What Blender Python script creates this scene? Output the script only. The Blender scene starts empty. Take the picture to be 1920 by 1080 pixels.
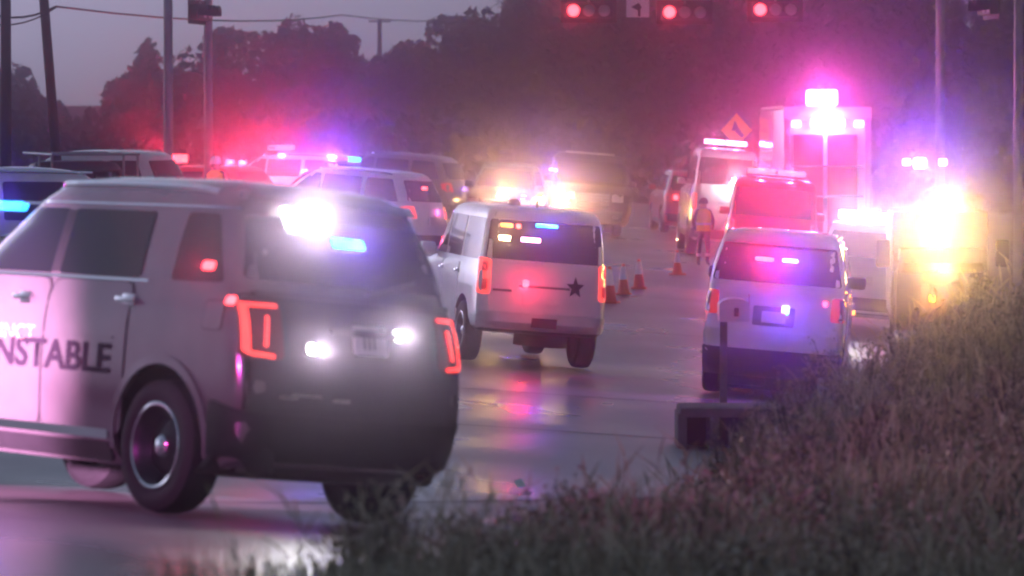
import bpy, bmesh, math, random
import numpy as np
from mathutils import Vector, Matrix
random.seed(7); rng = np.random.default_rng(7)
R_ = math.radians
sc = bpy.context.scene
COL = sc.collection

# ------------------------------------------------------------------ camera
F = 8000.0            # focal length in photo pixels (1920 wide)
HOR = 300.0           # photo row of the true horizon
CAMZ = 2.45
PITCH = math.atan((540 - HOR) / F)
cam_d = bpy.data.cameras.new('camera'); cam = bpy.data.objects.new('camera', cam_d); COL.objects.link(cam)
cam_d.sensor_width = 36.0; cam_d.lens = 36.0 * F / 1920.0
cam_d.clip_start = 0.5; cam_d.clip_end = 2000
cam.location = (0, 0, CAMZ); cam.rotation_euler = (math.pi / 2 - PITCH, 0, 0)
cam_d.dof.use_dof = True; cam_d.dof.focus_distance = 60; cam_d.dof.aperture_fstop = 3.4
sc.camera = cam

# ------------------------------------------------------------------ world, sun, exposure
W = bpy.data.worlds.new('World'); sc.world = W; W.use_nodes = True
nt = W.node_tree; nt.nodes.clear()
sky = nt.nodes.new('ShaderNodeTexSky'); sky.sky_type = 'NISHITA'; sky.sun_disc = False
SUN_EL, SUN_ROT = R_(8), R_(-38)
sky.sun_elevation = SUN_EL; sky.sun_rotation = SUN_ROT
sky.air_density = 1.6; sky.dust_density = 2.5; sky.ozone_density = 2.0
hs = nt.nodes.new('ShaderNodeHueSaturation'); hs.inputs['Saturation'].default_value = 0.3
tint = nt.nodes.new('ShaderNodeMix'); tint.data_type = 'RGBA'; tint.blend_type = 'MULTIPLY'
tint.inputs[0].default_value = 1.0; tint.inputs[7].default_value = (.80, .97, 1.42, 1)
bg = nt.nodes.new('ShaderNodeBackground'); bg.inputs[1].default_value = 0.105
out = nt.nodes.new('ShaderNodeOutputWorld')
nt.links.new(sky.outputs[0], hs.inputs['Color']); nt.links.new(hs.outputs[0], tint.inputs[6])
nt.links.new(tint.outputs[2], bg.inputs[0]); nt.links.new(bg.outputs[0], out.inputs[0])
sun_d = bpy.data.lights.new('sun', 'SUN'); sun = bpy.data.objects.new('sun', sun_d); COL.objects.link(sun)
sun_d.energy = 0.05; sun_d.angle = R_(20); sun_d.color = (1.0, 0.9, 0.85)
sun.rotation_euler = (R_(-82), 0, R_(38))
sc.view_settings.view_transform = 'Standard'; sc.view_settings.look = 'None'
sc.view_settings.exposure = 0.0; sc.view_settings.gamma = 1.0; sc.view_settings.use_curve_mapping = False
cy = sc.cycles
cy.use_denoising = True
try: cy.denoiser = 'OPENIMAGEDENOISE'
except Exception: pass
cy.max_bounces = 5; cy.diffuse_bounces = 2; cy.glossy_bounces = 3; cy.transmission_bounces = 2
cy.volume_bounces = 0; cy.transparent_max_bounces = 4; cy.use_light_tree = True
cy.sample_clamp_indirect = 4.0; cy.sample_clamp_direct = 0
cy.caustics_reflective = False; cy.caustics_refractive = False
cy.pixel_filter_type = 'BLACKMAN_HARRIS'; cy.filter_width = 2.2

HAZE = 0.0036
PW = 0.36              # gain of every lamp

# ------------------------------------------------------------------ photo geometry
cp, sp = math.cos(PITCH), math.sin(PITCH)
def at(px, py, v):
    """point on the photo ray (px, py) at depth v (world Y)"""
    a = (px - 960) / F; b = (540 - py) / F
    d = Vector((a, cp + b * sp, -sp + b * cp))
    return Vector((0, 0, CAMZ)) + d * (v / d.y)
def proj(p):
    q = Vector(p) - Vector((0, 0, CAMZ))
    dep = q.y * cp - q.z * sp
    return 960 + F * q.x / dep, 540 - F * (q.y * sp + q.z * cp) / dep
def hermite(kx, ky):
    kx = np.array(kx, float); ky = np.array(ky, float)
    m = np.gradient(ky, kx)
    def f(x):
        x = np.clip(np.asarray(x, float), kx[0], kx[-1])
        i = np.clip(np.searchsorted(kx, x) - 1, 0, len(kx) - 2)
        h = kx[i + 1] - kx[i]; t = (x - kx[i]) / h
        return ((2*t**3 - 3*t**2 + 1) * ky[i] + (t**3 - 2*t**2 + t) * h * m[i]
                + (-2*t**3 + 3*t**2) * ky[i + 1] + (t**3 - t**2) * h * m[i + 1])
    return f
gprof = hermite([-20, 0, 12, 18, 25, 31, 40, 55, 68, 80, 96, 120, 165, 185, 230, 330],
                [1.5, 1.1, .78, .55, .2, -.08, -.24, -.29, -.22, -.08, .15, .5, 1.0, 1.08, .9, .6])
uedge = hermite([-20, 0, 12, 16, 18, 20, 22, 25, 30, 38, 45, 54, 62, 80, 96, 120, 165, 330],
                [-9, -6, -2.0, -1.25, -1.0, -.65, -.05, .75, 1.1, 2.5, 3.9, 6.2, 8.4, 9.4, 10.4, 11.4, 12.5, 16])
hmaxf = hermite([-20, 8, 15, 18, 21, 24, 27, 31, 36, 45, 60, 330], [.02, .03, .06, .1, .2, .45, .95, 1.7, 2.3, 1.8, 1.2, 1.0])
bslope = hermite([-20, 16, 20, 26, 30, 36, 45, 60, 330], [.3, .35, .42, .55, .75, 1.0, .9, .45, .4])
def road_z(u, v): return -0.08 * np.clip(u, -5.5, 14) + gprof(v)
def ground_z(u, v):
    d = np.asarray(u, float) - uedge(v)
    hm = hmaxf(v)
    bank = hm * np.tanh(np.maximum(d, 0) * bslope(v) / np.maximum(hm, .01))
    und = (.05 * np.sin(u * 1.7 + v * .6) + .04 * np.sin(u * .6 - v * 1.3)) * np.clip(d, 0, 1)
    left = np.clip(-(np.asarray(u, float) + 22) / 10, 0, 1) * .4
    return road_z(u, v) - .05 + bank + und + np.clip(d, 0, .3) * .12 + left
def gz(u, v): return float(ground_z(u, v))
def rz(u, v): return float(road_z(u, v))

# ------------------------------------------------------------------ materials
def mat(name, col, rough=.5, metal=0, coat=0, noise=0, nscale=8, bump=0, bscale=40, emit=None, es=0, spec=None, col2=None):
    m = bpy.data.materials.new(name); m.use_nodes = True
    n = m.node_tree; b = n.nodes['Principled BSDF']
    b.inputs['Base Color'].default_value = (*col, 1); b.inputs['Roughness'].default_value = rough
    b.inputs['Metallic'].default_value = metal; b.inputs['Coat Weight'].default_value = coat
    b.inputs['Coat Roughness'].default_value = .08
    if spec is not None: b.inputs['Specular IOR Level'].default_value = spec
    tc = None
    if noise or bump or col2: tc = n.nodes.new('ShaderNodeTexCoord')
    if noise or col2:
        t = n.nodes.new('ShaderNodeTexNoise'); t.inputs['Scale'].default_value = nscale; t.inputs['Detail'].default_value = 6
        r = n.nodes.new('ShaderNodeValToRGB')
        c2 = col2 or tuple(c * (1 - noise) for c in col)
        r.color_ramp.elements[0].color = (*c2, 1); r.color_ramp.elements[1].color = (*col, 1)
        r.color_ramp.elements[0].position = .35; r.color_ramp.elements[1].position = .65
        n.links.new(tc.outputs['Object'], t.inputs['Vector']); n.links.new(t.outputs[0], r.inputs[0])
        n.links.new(r.outputs[0], b.inputs['Base Color'])
    if bump:
        t2 = n.nodes.new('ShaderNodeTexNoise'); t2.inputs['Scale'].default_value = bscale; t2.inputs['Detail'].default_value = 5
        bp = n.nodes.new('ShaderNodeBump'); bp.inputs['Strength'].default_value = bump; bp.inputs['Distance'].default_value = .02
        n.links.new(tc.outputs['Object'], t2.inputs['Vector']); n.links.new(t2.outputs[0], bp.inputs['Height'])
        n.links.new(bp.outputs[0], b.inputs['Normal'])
    if emit:
        b.inputs['Emission Color'].default_value = (*emit, 1); b.inputs['Emission Strength'].default_value = es
    return m
M = {
 'white': mat('white_paint', (.78, .78, .78), .25, 0, .9, .12, 3),
 'silver': mat('silver_paint', (.19, .175, .18), .16, .4, 1.0, .2, 2.5),
 'cream': mat('pale_paint', (.6, .58, .55), .35, 0, .5, .12, 3),
 'dark': mat('dark_paint', (.006, .006, .009), .45, 0, .08, .3, 4, spec=.25),
 'grey': mat('grey_paint', (.12, .12, .13), .3, .2, .7, .1, 3),
 'red': mat('red_paint', (.5, .02, .025), .3, 0, .8, .15, 3),
 'glass': mat('tinted_glass', (.008, .008, .011), .06, 0, 0, spec=.5),
 'rubber': mat('tyre_rubber', (.018, .018, .02), .75, 0, 0, .3, 12, .3, 60),
 'arch': mat('wheel_well', (.008, .008, .009), .9),
 'plastic': mat('black_plastic', (.02, .02, .022), .5, 0, 0, .2, 9),
 'steel': mat('black_steel', (.03, .03, .035), .35, .6),
 'chrome': mat('chrome', (.75, .75, .78), .15, 1),
 'lensr': mat('red_lens', (.35, .01, .01), .15, 0, .5, emit=(1, .06, .05), es=2.2),
 'lensd': mat('dark_red_lens', (.12, .006, .012), .2, 0, .5),
 'lensro': mat('red_lens_dim', (.25, .008, .008), .15, 0, .5, emit=(1, .04, .05), es=.5),
 'lensc': mat('clear_lens', (.6, .6, .6), .1, 0, .5),
 'ledge': mat('light_housing', (.08, .08, .09), .35),
 'text': mat('dark_lettering', (.012, .006, .016), .7),
 'textp': mat('pale_lettering', (.62, .36, .22), .5),
 'plate': mat('plate_white', (.6, .6, .58), .45, 0, 0, .1, 20),
 'wood': mat('weathered_wood', (.16, .12, .1), .85, 0, 0, .45, 9, .4, 25),
 'conc': mat('old_concrete', (.16, .14, .135), .9, 0, 0, .5, 4, .4, 18),
 'galv': mat('galvanised_steel', (.34, .34, .36), .5, .5, 0, .25, 3),
 'poled': mat('dark_pole', (.07, .06, .06), .8, 0, 0, .4, 3),
 'cone': mat('cone_orange', (.9, .14, .03), .5),
 'band': mat('reflective_white', (.95, .95, .96), .3),
 'skin': mat('skin', (.4, .24, .17), .6),
 'cloth': mat('dark_clothing', (.03, .03, .045), .9, 0, 0, .3, 10),
 'vest': mat('hivis_vest', (.9, .78, .05), .7),
 'amber': mat('amber_sign', (.95, .52, .02), .4),
 'black': mat('black_print', (.015, .015, .015), .6),
 'signw': mat('sign_white', (.8, .78, .8), .45),
 'bark': mat('bark', (.05, .038, .032), .95, 0, 0, .4, 4, .6, 12),
 'wall': mat('house_wall', (.75, .66, .64), .9, 0, 0, .15, 2),
 'roofm': mat('house_roof', (.2, .12, .11), .9, 0, 0, .3, 3),
 'litter': mat('paper_litter', (.8, .8, .78), .6),
 'seam': mat('tar_joint', (.03, .028, .03), .7),
}
def lamp_mat(name, col, s): return mat(name, tuple(min(1, c) * .5 for c in col), .2, emit=col, es=s)
CR, CB, CW, CY, CA = (1, .05, .06), (.03, .2, 1), (1, .97, .92), (1, .66, .22), (1, .32, .05)
E = {'r': lamp_mat('lamp_red', CR, 9), 'b': lamp_mat('lamp_blue', (.02, .35, 1), 6), 'w': lamp_mat('lamp_white', CW, 25),
     'y': lamp_mat('lamp_warm', CY, 190), 'g': lamp_mat('lamp_yellow', (1, .75, .25), 5), 'a': lamp_mat('lamp_amber', CA, 5), 'p': lamp_mat('lamp_pink', (1, .35, .6), 12)}
LC = {'r': (1, .03, .08), 'b': (.16, .06, 1), 'w': (1, .97, .93), 'y': (1, .6, .17), 'a': (1, .25, .04), 'p': (1, .08, .55)}

# ------------------------------------------------------------------ mesh helpers
def link(name, me, mats, parent=None):
    o = bpy.data.objects.new(name, me); COL.objects.link(o)
    for m in (mats if isinstance(mats, (list, tuple)) else [mats]): me.materials.append(m)
    if parent is not None: o.parent = parent
    return o
def smooth(me, ang=40):
    bm = bmesh.new(); bm.from_mesh(me)
    for f in bm.faces: f.smooth = True
    for e in bm.edges:
        if len(e.link_faces) == 2 and e.calc_face_angle(0) > R_(ang): e.smooth = False
    bm.to_mesh(me); bm.free()
def pyd(name, v, f, mats, parent=None, sm=None):
    me = bpy.data.meshes.new(name); me.from_pydata([tuple(p) for p in v], [], f); me.update()
    if sm: smooth(me, sm)
    return link(name, me, mats, parent)
class MB:
    def __init__(s): s.v = []; s.f = []
    def add(s, v, f):
        k = len(s.v); s.v += [tuple(p) for p in v]; s.f += [tuple(i + k for i in q) for q in f]; return s
    def box(s, c, d, b=.0, rot=None):
        bm = bmesh.new(); bmesh.ops.create_cube(bm, size=1)
        for q in bm.verts: q.co = Vector((q.co.x * d[0], q.co.y * d[1], q.co.z * d[2]))
        if b > 0: bmesh.ops.bevel(bm, geom=bm.edges[:], offset=min(b, min(d) * .45), segments=2, affect='EDGES', profile=.6)
        bm.verts.ensure_lookup_table(); bm.verts.index_update()
        mt = (rot or Matrix.Identity(3)).to_3x3()
        s.add([mt @ q.co + Vector(c) for q in bm.verts], [[q.index for q in f.verts] for f in bm.faces]); bm.free(); return s
    def tube(s, p, q, r0, r1=None, n=10, cap=True):
        p, q = Vector(p), Vector(q); r1 = r0 if r1 is None else r1
        d = (q - p).normalized(); a = d.orthogonal().normalized(); b = d.cross(a)
        v = []
        for c, r in ((p, r0), (q, r1)):
            for i in range(n):
                t = 2 * math.pi * i / n; v.append(c + a * (r * math.cos(t)) + b * (r * math.sin(t)))
        f = [(i, (i + 1) % n, n + (i + 1) % n, n + i) for i in range(n)]
        if cap: f += [tuple(range(n))[::-1], tuple(range(n, 2 * n))]
        return s.add(v, f)
    def lathe(s, prof, axis='y', c=(0, 0, 0), n=32, closed=False):
        v = []; k = len(prof)
        for i in range(n):
            t = 2 * math.pi * i / n
            for a, r in prof:
                x, z = r * math.cos(t), r * math.sin(t)
                p = {'y': (x, a, z), 'z': (x, z, a), 'x': (a, x, z)}[axis]
                v.append((p[0] + c[0], p[1] + c[1], p[2] + c[2]))
        f = []
        for i in range(n):
            for j in range(k - 1 + (1 if closed else 0)):
                a, b = i * k + j, i * k + (j + 1) % k; c2, d = ((i + 1) % n) * k + (j + 1) % k, ((i + 1) % n) * k + j
                f.append((a, b, c2, d))
        return s.add(v, f)
    def build(s, name, m, parent=None, sm=35):
        return pyd(name, s.v, s.f, m, parent, sm)
def tag(o, label=None, cat=None, group=None, kind=None):
    if label: o['label'] = label
    if cat: o['category'] = cat
    if group: o['group'] = group
    if kind: o['kind'] = kind
    return o
def empty(name, loc, rotz=0):
    o = bpy.data.objects.new(name, None); COL.objects.link(o); o.location = loc; o.rotation_euler = (0, 0, rotz)
    o.empty_display_size = .2; return o
def lamp(parent, loc, c, power, r=.05, spot=None, aim=None, blend=.6):
    """light of a scene lamp, or of the spot added for the near doors"""
    d = bpy.data.lights.new('lamp_light', 'SPOT' if spot else 'POINT')
    d.energy = power * PW; d.color = LC[c] if isinstance(c, str) else c; d.shadow_soft_size = r
    o = bpy.data.objects.new('lamp_light', d); COL.objects.link(o); o.parent = parent; o.location = loc
    if spot:
        d.spot_size = R_(spot); d.spot_blend = blend
        o.rotation_euler = Vector(aim).to_track_quat('-Z', 'Y').to_euler()
    return o
def rpoly(pts, r=.04, n=4):
    out = []; k = len(pts)
    for i in range(k):
        p, a, b = Vector(pts[i]), Vector(pts[i - 1]), Vector(pts[(i + 1) % k])
        da, db = (a - p), (b - p); q = min(r, da.length * .45, db.length * .45)
        s, e = p + da.normalized() * q, p + db.normalized() * q
        for j in range(n + 1):
            t = j / n; out.append(tuple((1 - t) ** 2 * s + 2 * t * (1 - t) * p + t * t * e))
    return out

# ------------------------------------------------------------------ vehicles
SUV = [(.24,-2.15,2.15,.80),(.34,-2.36,2.32,.855),(.52,-2.44,2.43,.875),(.75,-2.44,2.45,.89),(.98,-2.40,2.42,.89),(1.08,-2.37,2.30,.885),
       (1.14,-2.35,1.95,.878),(1.19,-2.33,1.40,.865),(1.23,-2.31,1.12,.85),(1.5,-2.2,.78,.785),(1.76,-2.04,.42,.71),(1.83,-1.97,.28,.675),
       (1.88,-1.88,.08,.61),(1.905,-1.7,-.15,.5),(1.92,-1.3,-.45,.3)]
BOXY = [(.3,-2.3,2.3,.80),(.42,-2.48,2.45,.87),(.62,-2.55,2.55,.9),(.9,-2.52,2.55,.9),(1.12,-2.5,2.5,.9),(1.22,-2.48,2.3,.89),(1.28,-2.47,1.4,.875),
        (1.33,-2.46,1.1,.865),(1.65,-2.40,.75,.835),(1.96,-2.32,.4,.795),(2.03,-2.28,.28,.77),(2.08,-2.2,.1,.72),(2.105,-2.05,-.1,.63),(2.12,-1.7,-.5,.4)]
HIGH = [(.44 + (z - .3) * .5 if z < .6 else z, a, b, w) for z, a, b, w in BOXY]
WIDE = [(z, a, b, w if z < 1.2 else min(.88, w + {True: .03, False: .055}[z < 1.4])) for z, a, b, w in SUV]
NEAR = [(z, xr + .05, xf, w * .955) for z, xr, xf, w in SUV]
PICK = [(z, xr if z < 1.31 else (-.85 if z < 2.0 else -.72 + (z - 2) * 1.5), xf, w) for z, xr, xf, w in BOXY[:-1]] + [(2.12, -.4, -.2, .3)]
SEDAN = [(z * .80, xr if z < 1.2 else xr + (z - 1.2) * .95, xf, w) for z, xr, xf, w in SUV]

class Car:
    def __init__(s, name, prof, paint, label, cat, group=None, wb=2.9, track=1.48, tr=.38, wx=-.05, sx=1, sy=1, sz=1, rim='steel'):
        s.lv = [(z * sz, a * sx, b * sx, w * sy) for z, a, b, w in prof]
        s.z = np.array([l[0] for l in s.lv]); s.xr = np.array([l[1] for l in s.lv]); s.xf = np.array([l[2] for l in s.lv]); s.w = np.array([l[3] for l in s.lv])
        s.wb, s.track, s.tr, s.wx = wb, track, tr, wx; s.paint = paint; s.sz = sz; s.zs = 1.0
        s.root = tag(empty(name, (0, 0, 0)), label, cat, group)
        s.M = Matrix.Identity(4); s.rim = rim
    def place(s, anchor, px, v, yaw, zoff=0):
        """put the local ground point `anchor` on the road at photo column px, depth v; forward turned `yaw` deg left of the view"""
        u = (px - 960) / F * v * 1.0005
        fw = Vector((-math.sin(R_(yaw)), math.cos(R_(yaw)), 0)); lf = Vector((-fw.y, fw.x, 0))
        h = 1.3
        def gr(p): return float(road_z(p.x, p.y))
        c0 = Vector((u, v, 0)) - fw * anchor[0] - lf * anchor[1]
        dzf = (gr(c0 + fw * h) - gr(c0 - fw * h)) / (2 * h); dzl = (gr(c0 + lf * .75) - gr(c0 - lf * .75)) / 1.5
        X = (fw + Vector((0, 0, dzf))).normalized(); Y = lf + Vector((0, 0, dzl)); Z = X.cross(Y).normalized(); Y = Z.cross(X)
        m3 = Matrix((X, Y, Z)).transposed()
        p = m3 @ Vector((anchor[0], anchor[1], 0))
        loc = Vector((u, v, float(road_z(u, v)) + .014 + zoff)) - p
        s.M = Matrix.Translation(loc) @ m3.to_4x4(); s.root.matrix_world = s.M
        return s
    def prm(s, z):
        xr, xf, w = np.interp(z, s.z, s.xr), np.interp(z, s.z, s.xf), np.interp(z, s.z, s.w)
        rc = min(.2, w * .35, (xf - xr) * .2); bow = .05
        xs, xe = xr + rc + bow, xf - rc - bow * 2
        xc, hl = (xr + xf) / 2, (xf - xr) / 2
        return xr, xf, w, rc, bow, xs, xe, xc, hl
    def wy(s, x, z):
        xr, xf, w, rc, bow, xs, xe, xc, hl = s.prm(z)
        g = lambda t: w * (1 - .05 * abs((t - xc) / hl) ** 4)
        if x < xs: return g(xs) - rc + math.sqrt(max(0, rc * rc - min(rc, xs - x) ** 2))
        if x > xe: return g(xe) - rc + math.sqrt(max(0, rc * rc - min(rc, x - xe) ** 2))
        return g(x)
    def bx(s, y, z, front=False):
        xr, xf, w, rc, bow, xs, xe, xc, hl = s.prm(z)
        q = xe if front else xs
        ys = w * (1 - .05 * abs((q - xc) / hl) ** 4); a = abs(y); b2 = bow * (2 if front else 1)
        if a <= ys - rc: d = b2 * (a / (ys - rc)) ** 2
        else: d = b2 + rc - math.sqrt(max(0, rc * rc - min(rc, a - (ys - rc)) ** 2))
        return xf - d if front else xr + d
    def surf(s, face, a, z, off=0):
        z = z * s.zs
        if face == 'L': return (a, s.wy(a, z) + off, z)
        if face == 'R': return (a, -s.wy(a, z) - off, z)
        if face == 'B': return (s.bx(a, z) - off, a, z)
        return (s.bx(a, z, True) + off, a, z)
    def find(s, face, px, py):
        """surface coordinates on a face that project to a photo pixel"""
        lo = (-3, 3) if face in 'LR' else (-1, 1)
        A = np.linspace(*lo, 41); Z = np.linspace(.2, s.z[-1], 41); best = None
        for it in range(4):
            best = None
            for a in A:
                for z in Z:
                    q = proj(s.M @ Vector(s.surf(face, a, z))); e = (q[0] - px) ** 2 + (q[1] - py) ** 2
                    if best is None or e < best[0]: best = (e, a, z)
            da, dz = A[1] - A[0], Z[1] - Z[0]
            A = np.linspace(best[1] - da, best[1] + da, 9); Z = np.linspace(best[2] - dz, best[2] + dz, 9)
        return best[1], best[2]
    def body(s, arches=True, name='body'):
        vs, fs = [], []; n = None
        zz = []
        for i in range(len(s.z) - 1):
            k = max(1, int((s.z[i + 1] - s.z[i]) / .09)); zz += [s.z[i] + (s.z[i + 1] - s.z[i]) * j / k for j in range(k)]
        zz.append(s.z[-1])
        for z in zz:
            xr, xf, w, rc, bow, xs, xe, xc, hl = s.prm(z); h = []
            ysr = s.wy(xs, z); ysf = s.wy(xe, z)
            for j in range(5): y = (ysr - rc) * j / 5; h.append((s.bx(y, z), y))
            for j in range(6):
                t = math.pi / 2 * j / 6; h.append((xs - rc * math.cos(t), ysr - rc + rc * math.sin(t)))
            for j in range(14): x = xs + (xe - xs) * j / 14; h.append((x, s.wy(x, z)))
            for j in range(6):
                t = math.pi / 2 * j / 6; h.append((xe + rc * math.sin(t), ysf - rc + rc * math.cos(t)))
            for j in range(6): y = (ysf - rc) * (1 - j / 5); h.append((s.bx(y, z, True), y))
            ring = h + [(x, -y) for x, y in h[1:-1][::-1]]
            n = len(ring); vs += [(x, y, z) for x, y in ring]
        L = len(zz)
        for i in range(L - 1):
            for j in range(n): fs.append((i * n + j, i * n + (j + 1) % n, (i + 1) * n + (j + 1) % n, (i + 1) * n + j))
        fs = [f[::-1] for f in fs]
        fs.append(tuple(range(n))); fs.append(tuple(range((L - 1) * n, L * n))[::-1])
        me = bpy.data.meshes.new(name); me.from_pydata(vs, [], fs); me.update()
        bm = bmesh.new(); bm.from_mesh(me); bmesh.ops.recalc_face_normals(bm, faces=bm.faces[:]); bm.to_mesh(me); bm.free()
        o = link(name, me, [s.paint, M['arch']], s.root)
        if arches:
            cut = MB()
            for sx in (-1, 1):
                for sy in (-1, 1):
                    prof = [(sy * .35, .0), (sy * .35, s.tr + .07), (sy * 1.3, s.tr + .07), (sy * 1.3, .0)]
                    cut.lathe(prof, 'y', (s.wx + sx * s.wb / 2, 0, s.tr + .02), 36)
            c = cut.build('cutter', M['arch'], s.root, None)
            bm = bmesh.new(); bm.from_mesh(c.data); bmesh.ops.remove_doubles(bm, verts=bm.verts[:], dist=1e-5)
            bmesh.ops.recalc_face_normals(bm, faces=bm.faces[:]); bm.to_mesh(c.data); bm.free()
            md = o.modifiers.new('arch', 'BOOLEAN'); md.object = c; md.operation = 'DIFFERENCE'; md.solver = 'EXACT'
            try: md.material_mode = 'TRANSFER'
            except Exception: pass
            dg = bpy.context.evaluated_depsgraph_get(); dg.update()
            nm = bpy.data.meshes.new_from_object(o.evaluated_get(dg), depsgraph=dg)
            o.modifiers.clear(); o.data = nm; bpy.data.objects.remove(c)
        smooth(o.data, 32)
        s.bodyo = o
        return s
    def panel(s, name, face, poly, m, off=.006, depth=.025, parent=None, step=.13, round_=.04):
        """a plate that follows the body surface; poly in surface coordinates (a, z)"""
        if round_: poly = rpoly(poly, round_)
        bm = bmesh.new(); vv = [bm.verts.new((p[0], p[1], 0)) for p in poly]; bm.faces.new(vv)
        xs = [p[0] for p in poly]; zs = [p[1] for p in poly]
        for ax, lo, hi in ((0, min(xs), max(xs)), (1, min(zs), max(zs))):
            k = int((hi - lo) / step)
            for i in range(1, k + 1):
                c = lo + (hi - lo) * i / (k + 1); co = (c, 0, 0) if ax == 0 else (0, c, 0); no = (1, 0, 0) if ax == 0 else (0, 1, 0)
                bmesh.ops.bisect_plane(bm, geom=bm.verts[:] + bm.edges[:] + bm.faces[:], plane_co=co, plane_no=no, dist=1e-4)
        top = {}; 
        bm.verts.ensure_lookup_table(); bm.verts.index_update()
        V = [s.surf(face, q.co.x, q.co.y, off) for q in bm.verts]; n = len(V)
        Fs = [[q.index for q in f.verts] for f in bm.faces]
        V += [s.surf(face, q.co.x, q.co.y, off - depth) for q in bm.verts]
        for e in bm.edges:
            if len(e.link_faces) == 1:
                a, b = e.verts[0].index, e.verts[1].index; Fs.append([a, b, b + n, a + n])
        bm.free()
        me = bpy.data.meshes.new(name); me.from_pydata(V, [], Fs); me.update()
        bm = bmesh.new(); bm.from_mesh(me); bmesh.ops.recalc_face_normals(bm, faces=bm.faces[:]); bm.to_mesh(me); bm.free()
        smooth(me, 45)
        return link(name, me, m, parent or s.root)
    def mir(s, name, poly, m, **k):
        return [s.panel(name, 'L', poly, m, **k), s.panel(name, 'R', poly, m, **k)]
    def wheels(s):
        for sx in (-1, 1):
            for sy in (1, -1):
                r = s.tr; x = s.wx + sx * s.wb / 2; y = sy * s.track / 2
                hw = .125
                prof = [(-hw * .8, r * .62), (-hw, r * .74), (-hw, r * .88), (-hw * .82, r * .97), (-hw * .4, r), (hw * .4, r), (hw * .82, r * .97), (hw, r * .88), (hw, r * .74), (hw * .8, r * .62)]
                w = MB().lathe(prof, 'y', (0, 0, 0), 40, True).build('wheel', M['rubber'], s.root)
                w.location = (x, y, r)
                o = sy
                rp = [(o * .02, .001), (o * .055, r * .14), (o * .045, r * .3), (o * .03, r * .42), (o * .07, r * .52), (o * .11, r * .6), (o * .115, r * .63), (o * .09, r * .645)]
                MB().lathe(rp, 'y', (0, 0, 0), 40).build('rim', M[s.rim], w)
                MB().lathe([(o * .118, r * .60), (o * .122, r * .625), (o * .118, r * .65)], 'y', (0, 0, 0), 40).build('rim_edge', M['chrome'], w)
                MB().lathe([(o * .095, .001), (o * .092, r * .1), (o * .075, r * .16), (o * .05, r * .18)], 'y', (0, 0, 0), 20).build('hub_cap', M['chrome'], w)
        return s
    def greenhouse(s, z0, z1, xs, wind=True, back=True, inset=.1, rear_in=.09):
        """side windows between the pillar positions xs [(x0b,x1b,x0t,x1t)...], windscreen and rear window"""
        for a, b, c, d in xs: s.mir('side_window', [(a, z0), (b, z0), (d, z1), (c, z1)], M['glass'])
        w0, w1 = np.interp(z0 * s.zs, s.z, s.w), np.interp(z1 * s.zs, s.z, s.w)
        if wind: s.panel('windshield', 'F', [(-w0 + inset, z0 + .02), (w0 - inset, z0 + .02), (w1 - inset, z1), (-w1 + inset, z1)], M['glass'], step=.1)
        if back: s.rw = s.panel('rear_window', 'B', [(-w0 + rear_in, z0 + .03), (w0 - rear_in, z0 + .03), (w1 - rear_in, z1), (-w1 + rear_in, z1)], M['glass'], step=.1)
    def lens(s, name, face, a, z, wa, wz, m, off=.03, depth=.04, parent=None, round_=.02):
        return s.panel(name, face, [(a - wa / 2, z - wz / 2), (a + wa / 2, z - wz / 2), (a + wa / 2, z + wz / 2), (a - wa / 2, z + wz / 2)], m, off=off, depth=depth, parent=parent, round_=round_)
    def glow(s, part, face, a, z, c, power, off=.1, r=.04, **k):
        k.setdefault('spot', 165); k.setdefault('aim', {'B': (-1, 0, 0), 'F': (1, 0, 0), 'L': (0, 1, 0), 'R': (0, -1, 0)}[face])
        return lamp(part, s.surf(face, a, z, off), c, power, r, **k)
    def mirrors(s, x, z, m=None):
        z = z * s.zs
        for sy in (1, -1):
            y = s.wy(x, z); b = MB().box((x, sy * (y + .13), z + .06), (.14, .22, .17), .05); b.tube((x + .02, sy * (y - .02), z), (x + .02, sy * (y + .06), z + .04), .03)
            b.build('side_mirror', m or s.paint, s.root)
    def handles(s, pts):
        for x, z in [(p, q * s.zs) for p, q in pts]:
            for sy in (1, -1):
                y = s.wy(x, z) * sy; o = .03 * sy
                b = MB().box((x, y + o, z), (.2, .03, .035), .012); b.tube((x - .08, y, z), (x - .08, y + o, z), .015); b.tube((x + .08, y, z), (x + .08, y + o, z), .015)
                b.box((x, y + sy * .004, z - .01), (.13, .014, .09), .006)
                b.build('door_handle', M['chrome'], s.root)
    def rails(s, x0, x1, z, m='chrome'):
        z = z * s.zs
        for sy in (1, -1):
            b = MB(); n = 12; P = []
            for i in range(n + 1):
                t = i / n; x = x0 + (x1 - x0) * t; zz = z + .035 * math.sin(math.pi * t) ** .4
                P.append(Vector((x, sy * (s.wy(x, min(z, s.z[-1] - .03)) - .02), zz)))
            for i in range(n): b.tube(P[i], P[i + 1], .024, n=8)
            b.build('roof_rail', M[m], s.root)
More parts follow.
